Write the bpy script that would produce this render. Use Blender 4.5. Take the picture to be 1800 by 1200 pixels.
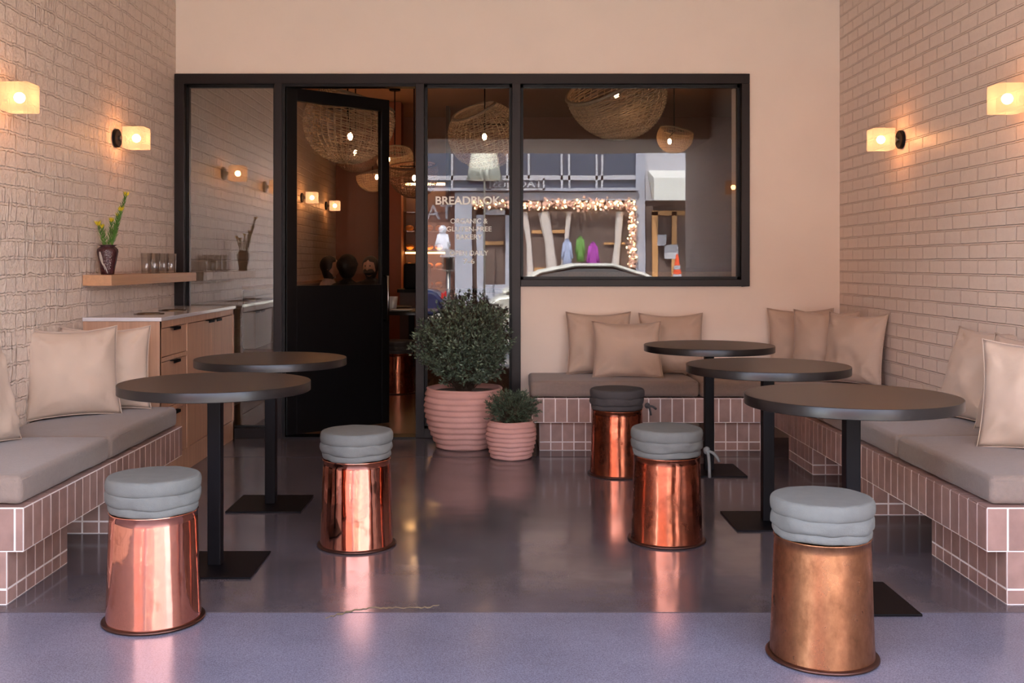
import bpy, bmesh, math, random
from mathutils import Vector, Matrix, noise
random.seed(7)
PI = math.pi
for o in list(bpy.data.objects): bpy.data.objects.remove(o)
S = bpy.context.scene
C = S.collection

# ------------------------------------------------------------------ camera
cd = bpy.data.cameras.new('camera'); cam = bpy.data.objects.new('camera', cd); C.objects.link(cam)
cam.location = (0, 0, 1.235); cam.rotation_euler = (PI/2, 0, 0)
cd.sensor_width = 36; cd.sensor_fit = 'HORIZONTAL'; cd.lens = 36.6
cd.shift_x = 25/1800; cd.shift_y = -137/1800; cd.clip_start = 0.05; cd.clip_end = 300
S.camera = cam
# ------------------------------------------------------------------ view, sky, sun
S.view_settings.view_transform = 'Standard'; S.view_settings.look = 'None'
S.view_settings.gamma = 1; S.view_settings.use_curve_mapping = False
S.view_settings.exposure = 2.1
W = bpy.data.worlds.new('sky'); S.world = W; W.use_nodes = True
wn = W.node_tree; wn.nodes.clear()
sky = wn.nodes.new('ShaderNodeTexSky'); sky.sky_type = 'NISHITA'; sky.sun_disc = False
sky.sun_elevation = math.radians(52); sky.sun_rotation = math.radians(20); sky.air_density = 1.2; sky.dust_density = 1.5
bg = wn.nodes.new('ShaderNodeBackground'); bg.inputs[1].default_value = 0.55
wo = wn.nodes.new('ShaderNodeOutputWorld')
hs = wn.nodes.new('ShaderNodeHueSaturation'); hs.inputs['Saturation'].default_value = .62; hs.inputs['Hue'].default_value = .515
wn.links.new(sky.outputs[0], hs.inputs['Color']); wn.links.new(hs.outputs[0], bg.inputs[0]); wn.links.new(bg.outputs[0], wo.inputs[0])
sl = bpy.data.lights.new('sun', 'SUN'); sl.energy = 11.0; sl.angle = 0.01; sl.color = (1, .93, .84)
sun = bpy.data.objects.new('sun', sl); C.objects.link(sun)
sun.rotation_euler = Vector((.18, -.55, -.81)).to_track_quat('-Z', 'Y').to_euler()
BULB_OUT = 36.0     # radiance of the bulbs in the cube sconces
BULB_IN = 26.0      # radiance of the basket pendant bulbs

# ------------------------------------------------------------------ helpers
def lin(c):
    r = []
    for v in c[:3]:
        v = v/255
        r.append(v/12.92 if v <= .04045 else ((v+.055)/1.055)**2.4)
    return (*r, 1)

class N:
    """small node helper"""
    def __init__(s, name):
        s.m = bpy.data.materials.new(name); s.m.use_nodes = True
        s.t = s.m.node_tree; s.t.nodes.clear()
        s.out = s.t.nodes.new('ShaderNodeOutputMaterial')
    def n(s, typ, **kw):
        nd = s.t.nodes.new(typ)
        for k, v in kw.items():
            if k.startswith('i_'):
                key = k[2:].replace('_', ' ')
                nd.inputs[key].default_value = v
            else: setattr(nd, k, v)
        return nd
    def l(s, a, b): s.t.links.new(a, b)
    def surf(s, sock): s.l(sock, s.out.inputs['Surface']); return s.m

def mat(name, col, rough=.6, metal=0, var=0, vscale=8, bump=0, bscale=60, spec=.5, coat=0, island=0, stretch=None, sheen=0, rvar=0, coord='Object'):
    g = N(name); p = g.n('ShaderNodeBsdfPrincipled')
    p.inputs['Roughness'].default_value = rough; p.inputs['Metallic'].default_value = metal
    p.inputs['Specular IOR Level'].default_value = spec; p.inputs['Coat Weight'].default_value = coat
    if sheen: p.inputs['Sheen Weight'].default_value = sheen
    base = lin(col); p.inputs['Base Color'].default_value = base
    tc = g.n('ShaderNodeTexCoord'); mp = g.n('ShaderNodeMapping')
    if stretch: mp.inputs['Scale'].default_value = stretch
    g.l(tc.outputs[coord], mp.inputs[0])
    src = None
    if var or rvar:
        nz = g.n('ShaderNodeTexNoise', i_Scale=vscale, i_Detail=6.0); g.l(mp.outputs[0], nz.inputs['Vector'])
        if var:
            h = g.n('ShaderNodeHueSaturation'); h.inputs['Color'].default_value = base
            mr = g.n('ShaderNodeMapRange', i_From_Min=.3, i_From_Max=.7, i_To_Min=1-var, i_To_Max=1+var)
            g.l(nz.outputs['Fac'], mr.inputs['Value']); g.l(mr.outputs[0], h.inputs['Value']); src = h.outputs[0]
        if rvar:
            mr2 = g.n('ShaderNodeMapRange', i_From_Min=.35, i_From_Max=.7, i_To_Min=rough, i_To_Max=rough+rvar)
            g.l(nz.outputs['Fac'], mr2.inputs['Value']); g.l(mr2.outputs[0], p.inputs['Roughness'])
    if island:
        gi = g.n('ShaderNodeNewGeometry'); h2 = g.n('ShaderNodeHueSaturation')
        mr = g.n('ShaderNodeMapRange', i_To_Min=1-island, i_To_Max=1+island)
        g.l(gi.outputs['Random Per Island'], mr.inputs['Value']); g.l(mr.outputs[0], h2.inputs['Value'])
        if src: g.l(src, h2.inputs['Color'])
        else: h2.inputs['Color'].default_value = base
        src = h2.outputs[0]
    if src: g.l(src, p.inputs['Base Color'])
    if bump:
        nb = g.n('ShaderNodeTexNoise', i_Scale=bscale, i_Detail=5.0); g.l(mp.outputs[0], nb.inputs['Vector'])
        b = g.n('ShaderNodeBump', i_Strength=bump, i_Distance=.01); g.l(nb.outputs['Fac'], b.inputs['Height'])
        g.l(b.outputs[0], p.inputs['Normal'])
    return g.surf(p.outputs[0])

def emit(name, col, strength):
    g = N(name); e = g.n('ShaderNodeEmission'); e.inputs[0].default_value = lin(col); e.inputs[1].default_value = strength
    return g.surf(e.outputs[0])

def brick_mat(name, col, rough_amount, bh=.0785, bl=.195, drip=0.0, dist=.012, mortar=.007, rot_axis='y'):
    g = N(name); p = g.n('ShaderNodeBsdfPrincipled', i_Roughness=.38)
    p.inputs['Specular IOR Level'].default_value = .45
    tc = g.n('ShaderNodeTexCoord'); sp = g.n('ShaderNodeSeparateXYZ'); g.l(tc.outputs['Object'], sp.inputs[0])
    cb = g.n('ShaderNodeCombineXYZ'); g.l(sp.outputs['Y' if rot_axis == 'y' else 'X'], cb.inputs[0]); g.l(sp.outputs['Z'], cb.inputs[1])
    # uneven laying
    nz = g.n('ShaderNodeTexNoise', i_Scale=5.0, i_Detail=3.0); g.l(tc.outputs['Object'], nz.inputs['Vector'])
    sub = g.n('ShaderNodeVectorMath', operation='SUBTRACT'); g.l(nz.outputs['Color'], sub.inputs[0]); sub.inputs[1].default_value = (.5, .5, .5)
    sc = g.n('ShaderNodeVectorMath', operation='SCALE'); g.l(sub.outputs[0], sc.inputs[0]); sc.inputs['Scale'].default_value = rough_amount*.022
    nz2 = g.n('ShaderNodeTexNoise', i_Scale=38.0, i_Detail=2.0); g.l(tc.outputs['Object'], nz2.inputs['Vector'])
    sub2 = g.n('ShaderNodeVectorMath', operation='SUBTRACT'); g.l(nz2.outputs['Color'], sub2.inputs[0]); sub2.inputs[1].default_value = (.5, .5, .5)
    sc2 = g.n('ShaderNodeVectorMath', operation='SCALE'); g.l(sub2.outputs[0], sc2.inputs[0]); sc2.inputs['Scale'].default_value = rough_amount*.016
    a1 = g.n('ShaderNodeVectorMath', operation='ADD'); g.l(cb.outputs[0], a1.inputs[0]); g.l(sc.outputs[0], a1.inputs[1])
    a2 = g.n('ShaderNodeVectorMath', operation='ADD'); g.l(a1.outputs[0], a2.inputs[0]); g.l(sc2.outputs[0], a2.inputs[1])
    br = g.n('ShaderNodeTexBrick', offset=.5, i_Scale=1.0, i_Mortar_Size=mortar, i_Mortar_Smooth=.55, i_Bias=0.0, i_Brick_Width=bl, i_Row_Height=bh)
    br.inputs['Color1'].default_value = (.45, .45, .45, 1); br.inputs['Color2'].default_value = (.55, .55, .55, 1); br.inputs['Mortar'].default_value = (.5, .5, .5, 1)
    g.l(a2.outputs[0], br.inputs['Vector'])
    inv = g.n('ShaderNodeMath', operation='SUBTRACT'); inv.inputs[0].default_value = 1; g.l(br.outputs['Fac'], inv.inputs[1])
    b1 = g.n('ShaderNodeBump', i_Strength=1.0, i_Distance=dist); g.l(inv.outputs[0], b1.inputs['Height'])
    n3 = g.n('ShaderNodeTexNoise', i_Scale=26.0, i_Detail=6.0, i_Roughness=.6); g.l(tc.outputs['Object'], n3.inputs['Vector'])
    b2 = g.n('ShaderNodeBump', i_Strength=min(1, .25+rough_amount*.5), i_Distance=.005 + .016*rough_amount); g.l(n3.outputs['Fac'], b2.inputs['Height']); g.l(b1.outputs[0], b2.inputs['Normal'])
    last = b2
    if drip:
        mp = g.n('ShaderNodeMapping'); mp.inputs['Scale'].default_value = (30, 30, 5); g.l(tc.outputs['Object'], mp.inputs[0])
        n4 = g.n('ShaderNodeTexNoise', i_Scale=1.0, i_Detail=3.0); g.l(mp.outputs[0], n4.inputs['Vector'])
        cr = g.n('ShaderNodeMapRange', i_From_Min=.58, i_From_Max=.66); g.l(n4.outputs['Fac'], cr.inputs['Value'])
        b3 = g.n('ShaderNodeBump', i_Strength=.8, i_Distance=drip); g.l(cr.outputs[0], b3.inputs['Height']); g.l(b2.outputs[0], b3.inputs['Normal']); last = b3
    g.l(last.outputs[0], p.inputs['Normal'])
    h = g.n('ShaderNodeHueSaturation'); h.inputs['Color'].default_value = lin(col)
    mr = g.n('ShaderNodeMapRange', i_To_Min=.93, i_To_Max=1.05); g.l(n3.outputs['Fac'], mr.inputs['Value']); g.l(mr.outputs[0], h.inputs['Value'])
    g.l(h.outputs[0], p.inputs['Base Color'])
    return g.surf(p.outputs[0])

def glass_mat(name, refl=.08, tint=(1, 1, 1), wave=.0, power=5):
    g = N(name)
    lw = g.n('ShaderNodeLayerWeight'); lw.inputs['Blend'].default_value = .5
    pw = g.n('ShaderNodeMath', operation='POWER'); g.l(lw.outputs['Facing'], pw.inputs[0]); pw.inputs[1].default_value = power
    mr = g.n('ShaderNodeMapRange', i_To_Min=refl, i_To_Max=1.0); g.l(pw.outputs[0], mr.inputs['Value'])
    tr = g.n('ShaderNodeBsdfTransparent'); tr.inputs[0].default_value = (*tint, 1)
    gl = g.n('ShaderNodeBsdfGlossy', i_Roughness=.0)
    if wave:
        tc = g.n('ShaderNodeTexCoord'); nz = g.n('ShaderNodeTexNoise', i_Scale=1.6, i_Detail=1.0); g.l(tc.outputs['Object'], nz.inputs['Vector'])
        b = g.n('ShaderNodeBump', i_Strength=wave, i_Distance=.01); g.l(nz.outputs['Fac'], b.inputs['Height']); g.l(b.outputs[0], gl.inputs['Normal'])
    mx = g.n('ShaderNodeMixShader'); g.l(mr.outputs[0], mx.inputs[0]); g.l(tr.outputs[0], mx.inputs[1]); g.l(gl.outputs[0], mx.inputs[2])
    return g.surf(mx.outputs[0])

def frost_mat(name, col, transp=.4, em=.0):
    g = N(name)
    tl = g.n('ShaderNodeBsdfTranslucent'); k4 = [.22*v for v in lin(col)[:3]]+[1]; tl.inputs[0].default_value = k4
    df = g.n('ShaderNodeBsdfDiffuse'); df.inputs[0].default_value = [1.2*v for v in k4[:3]]+[1]
    tr = g.n('ShaderNodeBsdfTransparent'); tr.inputs[0].default_value = lin(col)
    m1 = g.n('ShaderNodeMixShader'); m1.inputs[0].default_value = .35; g.l(tl.outputs[0], m1.inputs[1]); g.l(df.outputs[0], m1.inputs[2])
    m2 = g.n('ShaderNodeMixShader'); m2.inputs[0].default_value = transp; g.l(m1.outputs[0], m2.inputs[1]); g.l(tr.outputs[0], m2.inputs[2])
    last = m2
    if em:
        e = g.n('ShaderNodeEmission'); e.inputs[0].default_value = lin(col); e.inputs[1].default_value = em
        ad = g.n('ShaderNodeAddShader'); g.l(m2.outputs[0], ad.inputs[0]); g.l(e.outputs[0], ad.inputs[1]); last = ad
    return g.surf(last.outputs[0])

def copper_mat(name, col, dark, rough, amount, scratch=.5):
    g = N(name); p = g.n('ShaderNodeBsdfPrincipled', i_Metallic=1.0)
    tc = g.n('ShaderNodeTexCoord'); mp = g.n('ShaderNodeMapping'); g.l(tc.outputs['Object'], mp.inputs[0]); mp.inputs['Scale'].default_value = (1, 1, .6)
    nz = g.n('ShaderNodeTexNoise', i_Scale=14.0, i_Detail=8.0, i_Roughness=.65); g.l(mp.outputs[0], nz.inputs['Vector'])
    mr = g.n('ShaderNodeMapRange', i_From_Min=.62-amount*.3, i_From_Max=.8-amount*.2); g.l(nz.outputs['Fac'], mr.inputs['Value'])
    mx = g.n('ShaderNodeMix', data_type='RGBA'); g.l(mr.outputs[0], mx.inputs['Factor']); mx.inputs[6].default_value = lin(col); mx.inputs[7].default_value = lin(dark)
    g.l(mx.outputs[2], p.inputs['Base Color'])
    r2 = g.n('ShaderNodeMapRange', i_To_Min=rough, i_To_Max=rough+.22); g.l(mr.outputs[0], r2.inputs['Value']); g.l(r2.outputs[0], p.inputs['Roughness'])
    ms = g.n('ShaderNodeMapping'); g.l(tc.outputs['Object'], ms.inputs[0]); ms.inputs['Scale'].default_value = (60, 60, 1.5)
    n2 = g.n('ShaderNodeTexNoise', i_Scale=1.0, i_Detail=3.0); g.l(ms.outputs[0], n2.inputs['Vector'])
    b = g.n('ShaderNodeBump', i_Strength=scratch*.12, i_Distance=.004); g.l(n2.outputs['Fac'], b.inputs['Height'])
    n3 = g.n('ShaderNodeTexNoise', i_Scale=9.0, i_Detail=2.0); g.l(tc.outputs['Object'], n3.inputs['Vector'])
    b2 = g.n('ShaderNodeBump', i_Strength=scratch*.25, i_Distance=.012); g.l(n3.outputs['Fac'], b2.inputs['Height']); g.l(b.outputs[0], b2.inputs['Normal'])
    g.l(b2.outputs[0], p.inputs['Normal'])
    return g.surf(p.outputs[0])

def wood_mat(name, col, axis='z', rough=.45):
    g = N(name); p = g.n('ShaderNodeBsdfPrincipled', i_Roughness=rough)
    tc = g.n('ShaderNodeTexCoord'); mp = g.n('ShaderNodeMapping'); g.l(tc.outputs['Object'], mp.inputs[0])
    mp.inputs['Scale'].default_value = {'z': (45, 45, 2), 'y': (45, 2, 45), 'x': (2, 45, 45)}[axis]
    nz = g.n('ShaderNodeTexNoise', i_Scale=1.0, i_Detail=6.0, i_Distortion=.6); g.l(mp.outputs[0], nz.inputs['Vector'])
    h = g.n('ShaderNodeHueSaturation'); h.inputs['Color'].default_value = lin(col)
    mr = g.n('ShaderNodeMapRange', i_From_Min=.3, i_From_Max=.7, i_To_Min=.84, i_To_Max=1.1); g.l(nz.outputs['Fac'], mr.inputs['Value']); g.l(mr.outputs[0], h.inputs['Value'])
    g.l(h.outputs[0], p.inputs['Base Color'])
    return g.surf(p.outputs[0])

def floor_mat(name, col, rough, rvar, speck=.12, mott=.25, gloss=.5):
    g = N(name); p = g.n('ShaderNodeBsdfPrincipled'); p.inputs['Specular IOR Level'].default_value = gloss
    tc = g.n('ShaderNodeTexCoord')
    n1 = g.n('ShaderNodeTexNoise', i_Scale=1.7, i_Detail=8.0, i_Roughness=.62); g.l(tc.outputs['Object'], n1.inputs['Vector'])
    n2 = g.n('ShaderNodeTexNoise', i_Scale=220.0, i_Detail=2.0); g.l(tc.outputs['Object'], n2.inputs['Vector'])
    a = g.n('ShaderNodeMapRange', i_From_Min=.3, i_From_Max=.7, i_To_Min=1-mott, i_To_Max=1+mott); g.l(n1.outputs['Fac'], a.inputs['Value'])
    b = g.n('ShaderNodeMapRange', i_From_Min=.3, i_From_Max=.7, i_To_Min=1-speck, i_To_Max=1+speck); g.l(n2.outputs['Fac'], b.inputs['Value'])
    m = g.n('ShaderNodeMath', operation='MULTIPLY'); g.l(a.outputs[0], m.inputs[0]); g.l(b.outputs[0], m.inputs[1])
    h = g.n('ShaderNodeHueSaturation'); h.inputs['Color'].default_value = lin(col); g.l(m.outputs[0], h.inputs['Value']); g.l(h.outputs[0], p.inputs['Base Color'])
    n3 = g.n('ShaderNodeTexNoise', i_Scale=2.6, i_Detail=6.0); g.l(tc.outputs['Object'], n3.inputs['Vector'])
    r = g.n('ShaderNodeMapRange', i_From_Min=.35, i_From_Max=.7, i_To_Min=rough, i_To_Max=rough+rvar); g.l(n3.outputs['Fac'], r.inputs['Value']); g.l(r.outputs[0], p.inputs['Roughness'])
    n4 = g.n('ShaderNodeTexNoise', i_Scale=6.0, i_Detail=2.0); g.l(tc.outputs['Object'], n4.inputs['Vector'])
    bp = g.n('ShaderNodeBump', i_Strength=.06, i_Distance=.01); g.l(n4.outputs['Fac'], bp.inputs['Height']); g.l(bp.outputs[0], p.inputs['Normal'])
    return g.surf(p.outputs[0])

class MB:
    def __init__(s): s.v = []; s.f = []
    def add(s, vs, fs):
        o = len(s.v); s.v += [tuple(v) for v in vs]; s.f += [tuple(i+o for i in f) for f in fs]; return s
    def box(s, x0, x1, y0, y1, z0, z1):
        v = [(x, y, z) for x in (x0, x1) for y in (y0, y1) for z in (z0, z1)]
        return s.add(v, [(0, 1, 3, 2), (4, 6, 7, 5), (0, 4, 5, 1), (2, 3, 7, 6), (0, 2, 6, 4), (1, 5, 7, 3)])
    def rbox(s, x0, x1, y0, y1, z0, z1, r, crown=0, n=10, bulge=0, wr=0, seed=0):
        cx, cy, cz = (x0+x1)/2, (y0+y1)/2, (z0+z1)/2; h = Vector(((x1-x0)/2, (y1-y0)/2, (z1-z0)/2))
        inner = Vector([max(a-r, 0) for a in h]); idx = {}; vs = []; fs = []
        def ax(a):      # sample positions dense at rounded ends
            L = h[a]; I = inner[a]; p = [-L + (L-I)*(1-math.cos(k*PI/2/4)) if False else -L+(L-I)*k/4 for k in range(5)]
            mid = [-I+2*I*k/n for k in range(1, n)]
            return p+mid+[-q for q in reversed(p)]
        A = [ax(0), ax(1), ax(2)]; L = [len(a)-1 for a in A]
        def vert(i, j, k):
            key = (i, j, k)
            if key in idx: return idx[key]
            p = Vector((A[0][i], A[1][j], A[2][k])); q = Vector([max(-inner[a], min(inner[a], p[a])) for a in range(3)])
            d = p-q
            if d.length > 1e-9:
                m = max(abs(d[a])/max(h[a]-inner[a], 1e-9) for a in range(3)); d = d.normalized()*r*m
            p = q+d; u, v, w = p[0]/h[0], p[1]/h[1], p[2]/h[2]
            if crown and w > .3: p[2] += crown*(1-u*u)*(1-v*v)
            if bulge: p[0] += bulge*u*(1-v*v)*(1-w*w); p[1] += bulge*v*(1-u*u)*(1-w*w)
            if wr:
                q2 = p*7+Vector((seed*3.1, seed, 0)); p += Vector((noise.noise(q2), noise.noise(q2+Vector((9, 0, 0))), noise.noise(q2+Vector((0, 9, 0)))))*wr
            idx[key] = len(vs); vs.append((cx+p[0], cy+p[1], cz+p[2])); return idx[key]
        for a in range(3):
            b, c = (a+1) % 3, (a+2) % 3
            for side in (0, L[a]):
                for i in range(L[b]):
                    for j in range(L[c]):
                        def V(di, dj):
                            k = [0, 0, 0]; k[a] = side; k[b] = i+di; k[c] = j+dj; return vert(*k)
                        q = (V(0, 0), V(1, 0), V(1, 1), V(0, 1))
                        fs.append(q if side else q[::-1])
        return s.add(vs, fs)
    def lathe(s, prof, seg=32, c=(0, 0, 0), cap=True, wob=None):
        vs = []; fs = []; n = len(prof)
        for i, (r, z) in enumerate(prof):
            for k in range(seg):
                a = 2*PI*k/seg; dr, dz = wob(a, i, z) if wob else (0, 0)
                vs.append((c[0]+(r+dr)*math.cos(a), c[1]+(r+dr)*math.sin(a), c[2]+z+dz))
        for i in range(n-1):
            for k in range(seg):
                k2 = (k+1) % seg; fs.append((i*seg+k, i*seg+k2, (i+1)*seg+k2, (i+1)*seg+k))
        if cap:
            if prof[0][0] > 1e-6: fs.append(tuple(range(seg))[::-1])
            if prof[-1][0] > 1e-6: fs.append(tuple((n-1)*seg+k for k in range(seg)))
        return s.add(vs, fs)
    def tube(s, pts, r, seg=6, cap=True):
        pts = [Vector(p) for p in pts]; n = len(pts); vs = []; fs = []
        rr = r if isinstance(r, (list, tuple)) else [r]*n
        up = None
        for i, p in enumerate(pts):
            t = (pts[min(i+1, n-1)]-pts[max(i-1, 0)]).normalized()
            if up is None: up = t.orthogonal().normalized()
            up = (up-t*up.dot(t)); up = up.normalized() if up.length > 1e-6 else t.orthogonal().normalized()
            b = t.cross(up)
            for k in range(seg):
                a = 2*PI*k/seg; vs.append(p+up*math.cos(a)*rr[i]+b*math.sin(a)*rr[i])
        for i in range(n-1):
            for k in range(seg):
                k2 = (k+1) % seg; fs.append((i*seg+k, i*seg+k2, (i+1)*seg+k2, (i+1)*seg+k))
        if cap: fs += [tuple(range(seg))[::-1], tuple((n-1)*seg+k for k in range(seg))]
        return s.add(vs, fs)
    def sphere(s, c, r, seg=16, rings=10, sc=(1, 1, 1)):
        vs = []; fs = []
        for i in range(rings+1):
            th = PI*i/rings
            for k in range(seg):
                a = 2*PI*k/seg; vs.append((c[0]+r*sc[0]*math.sin(th)*math.cos(a), c[1]+r*sc[1]*math.sin(th)*math.sin(a), c[2]-r*sc[2]*math.cos(th)))
        for i in range(rings):
            for k in range(seg):
                k2 = (k+1) % seg; fs.append((i*seg+k, i*seg+k2, (i+1)*seg+k2, (i+1)*seg+k))
        return s.add(vs, fs)
    def prism(s, poly, a0, a1, axis='x'):
        n = len(poly); f = {'x': lambda p, t: (t, p[0], p[1]), 'y': lambda p, t: (p[0], t, p[1]), 'z': lambda p, t: (p[0], p[1], t)}[axis]
        vs = [f(p, a0) for p in poly]+[f(p, a1) for p in poly]
        fs = [tuple(range(n))[::-1], tuple(range(n, 2*n))]+[(i, (i+1) % n, n+(i+1) % n, n+i) for i in range(n)]
        return s.add(vs, fs)
    def xf(s, M): s.v = [tuple(M @ Vector(v)) for v in s.v]; return s
    def build(s, name, m, parent=None, smooth=False, origin=None, bevel=0, label=None, recalc=True):
        me = bpy.data.meshes.new(name); vs = s.v
        if origin: vs = [(v[0]-origin[0], v[1]-origin[1], v[2]-origin[2]) for v in vs]
        me.from_pydata(vs, [], s.f); me.validate()
        bm = bmesh.new(); bm.from_mesh(me); bmesh.ops.remove_doubles(bm, verts=bm.verts, dist=1e-5)
        if recalc: bmesh.ops.recalc_face_normals(bm, faces=bm.faces)
        bm.to_mesh(me); bm.free()
        if smooth:
            for p in me.polygons: p.use_smooth = True
        me.materials.append(m); o = bpy.data.objects.new(name, me); C.objects.link(o)
        if origin: o.location = origin
        if parent: o.parent = parent
        if smooth == 'auto':
            try: me.set_sharp_from_angle(angle=math.radians(38))
            except Exception: pass
        if bevel:
            b = o.modifiers.new('bevel', 'BEVEL'); b.width = bevel; b.segments = 2; b.limit_method = 'ANGLE'
        if label: o['label'] = label
        return o

def thing(name, label, cat, loc=(0, 0, 0), rz=0, group=None, kind=None):
    o = bpy.data.objects.new(name, None); C.objects.link(o); o.location = loc; o.rotation_euler = (0, 0, rz); o.empty_display_size = .1
    return tag(o, label, cat, group, kind)
def tag(o, label=None, cat=None, group=None, kind=None):
    if label: o['label'] = label
    if cat: o['category'] = cat
    if group: o['group'] = group
    if kind: o['kind'] = kind
    return o
def struct(o): o['kind'] = 'structure'; return o
def dup(root, loc, rz, label, group=None):
    def cp(o, parent):
        c = o.copy(); C.objects.link(c); c.parent = parent
        for ch in [x for x in bpy.data.objects if x.parent == o]: cp(ch, c)
        return c
    r = cp(root, None); r.location = loc; r.rotation_euler = (0, 0, rz); r['label'] = label
    if group: r['group'] = group
    return r
def text_obj(txt, size, m, loc, rot, parent=None, name='lettering', bold=.0, depth=.0015, align='CENTER'):
    cu = bpy.data.curves.new(name, 'FONT'); cu.body = txt; cu.size = size; cu.align_x = align; cu.align_y = 'CENTER'; cu.offset = bold; cu.extrude = depth
    t = bpy.data.objects.new(name, cu); C.objects.link(t)
    bpy.context.view_layer.update()
    me = bpy.data.meshes.new_from_object(t.evaluated_get(bpy.context.evaluated_depsgraph_get()))
    bpy.data.objects.remove(t); me.materials.clear(); me.materials.append(m)
    o = bpy.data.objects.new(name, me); C.objects.link(o); o.location = loc; o.rotation_euler = rot
    if parent: o.parent = parent
    return o

# ------------------------------------------------------------------ materials
M = dict(
 plaster=mat('plaster_cream', (231, 214, 198), .75, var=.02, vscale=3, bump=.05, bscale=30),
 ceiling=mat('ceiling_paint', (240, 214, 178), .8),
 brick_l=brick_mat('painted_brick_rough', (224, 204, 188), 1.0, bh=.084, bl=.215, drip=.014, dist=.009, mortar=.009),
 brick_r=brick_mat('painted_brick_smooth', (220, 201, 187), .22, dist=.012, mortar=.0065),
 brick_i=brick_mat('painted_brick_inside', (214, 196, 178), .8, bh=.084, bl=.215, drip=.01, dist=.014, mortar=.009),
 floor=floor_mat('polished_concrete', (90, 82, 85), .09, .13, mott=.3, gloss=.6),
 walk=floor_mat('sealed_concrete_sky_tint', (114, 112, 126), .20, .06, speck=.3, mott=.14, gloss=.5),  # less polished front slab; sky light also put into its paler, bluer colour
 asphalt=mat('asphalt', (96, 95, 98), .85, var=.1, bump=.3, bscale=200),
 pavement=mat('pavement', (206, 200, 188), .8, var=.06),
 frame=mat('frame_metal', (26, 18, 18), .42, var=.03, spec=.3),
 doorblack=mat('door_black', (10, 9, 10), .4, spec=.25),
 glass=glass_mat('window_glass', .042, (.93, .94, .93), wave=.03),
 glassr=glass_mat('reflective_glass', .16, (.93, .94, .93), wave=.02),
 doorglass=glass_mat('door_glass', .04, (.95, .95, .94)),
 tile=mat('terracotta_tile', (156, 123, 112), .48, var=.14, vscale=14, bump=.15, bscale=22, island=.13),
 grout=mat('grout', (236, 224, 218), .85, var=.04),
 seat=mat('seat_fabric', (134, 116, 105), .9, var=.05, vscale=60, bump=.25, bscale=260, sheen=.2, stretch=(1, 1, 1)),
 pillow=mat('pillow_fabric', (188, 164, 145), .85, var=.02, vscale=4, bump=.5, bscale=9, sheen=.15),
 stoolfab=mat('stool_canvas', (104, 105, 101), .9, var=.05, vscale=30, bump=.2, bscale=300),
 stooldark=mat('stool_canvas_dark', (68, 64, 63), .9, var=.05, vscale=30, bump=.2, bscale=300),
 cop1=copper_mat('copper_polished', (232, 158, 134), (170, 92, 72), .06, .15, .6),
 cop2=copper_mat('copper_worn', (206, 124, 94), (104, 58, 44), .14, .5, .8),
 cop3=copper_mat('brass_aged', (176, 122, 88), (128, 86, 60), .27, .7, .6),
 rim=mat('dark_rim', (88, 60, 52), .35, metal=.9),
 tabletop=mat('table_laminate', (52, 42, 39), .38, var=.03, spec=.5),
 tedge=mat('table_edge', (22, 18, 18), .3, spec=.4),
 black=mat('powder_black', (13, 11, 14), .5, spec=.12),
 oak=wood_mat('oak_front', (190, 146, 118), 'z'),
 oakh=wood_mat('oak_shelf', (184, 136, 98), 'y'),
 gap=mat('shadow_gap', (28, 22, 20), .8),
 marble=mat('quartz_top', (206, 200, 200), .12, var=.02),
 steel=mat('steel', (150, 146, 142), .25, metal=1),
 terra=mat('terracotta_pot', (200, 150, 138), .8, var=.09, vscale=7, bump=.2, bscale=40),
 soil=mat('gravel_soil', (104, 96, 90), .95, var=.3, vscale=90, bump=.8, bscale=90),
 leaf=mat('leaf_green', (84, 98, 78), .4, island=.6, var=.1),
 leaf2=mat('leaf_grey_green', (70, 84, 62), .5, island=.4),
 leafl=mat('leaf_bright', (84, 124, 48), .5, island=.3),
 yellow=mat('flower_yellow', (232, 206, 40), .5, island=.12),
 twig=mat('twig', (70, 54, 42), .8),
 vase=mat('vase_glaze', (66, 32, 34), .22, var=.2, vscale=30, bump=.5, bscale=90),
 vasewhite=mat('vase_slip', (196, 184, 174), .4, var=.1),
 tumbler=glass_mat('tumbler_glass', .08, (.98, .98, .98), power=3.2),
 frost=frost_mat('frosted_glass', (255, 204, 164), .5, .10),
 bulb_out=emit('bulb_glow', (255, 212, 160), BULB_OUT),
 bulb_in=emit('filament_glow', (255, 196, 138), BULB_IN),
 rattan=mat('rattan', (172, 146, 118), .6, island=.3, var=.15, vscale=20),
 rattan2=mat('rattan_dark', (120, 78, 54), .6, island=.3),
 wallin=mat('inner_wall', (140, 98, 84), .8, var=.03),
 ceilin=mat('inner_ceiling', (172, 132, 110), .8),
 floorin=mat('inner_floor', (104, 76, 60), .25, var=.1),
 terrac=mat('inner_pillar', (150, 84, 60), .7),
 brown=mat('banquette_brown', (74, 46, 38), .5),
 letter=mat('letter_vinyl', (240, 236, 222), .6),
 hair=mat('hair_black', (22, 18, 18), .5), hairb=mat('hair_brown', (44, 30, 26), .5),
 skin=mat('skin', (196, 142, 116), .5), shirt=mat('shirt_pale', (196, 172, 164), .85), shirtd=mat('shirt_dark', (38, 34, 38), .85),
 mask=mat('mask_black', (24, 22, 26), .8),
 white=mat('white_china', (226, 220, 214), .3),
 bread=mat('bread', (190, 130, 74), .7, var=.2, vscale=30),
 crack=mat('crack_filler', (112, 96, 70), .7, var=.3, vscale=25, bump=.5, bscale=60),
 joint=mat('joint_dark', (46, 42, 46), .8),
)
L_, R_, BW = -2.286, 2.427, 7.39       # left wall, right wall, back wall plane

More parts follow.
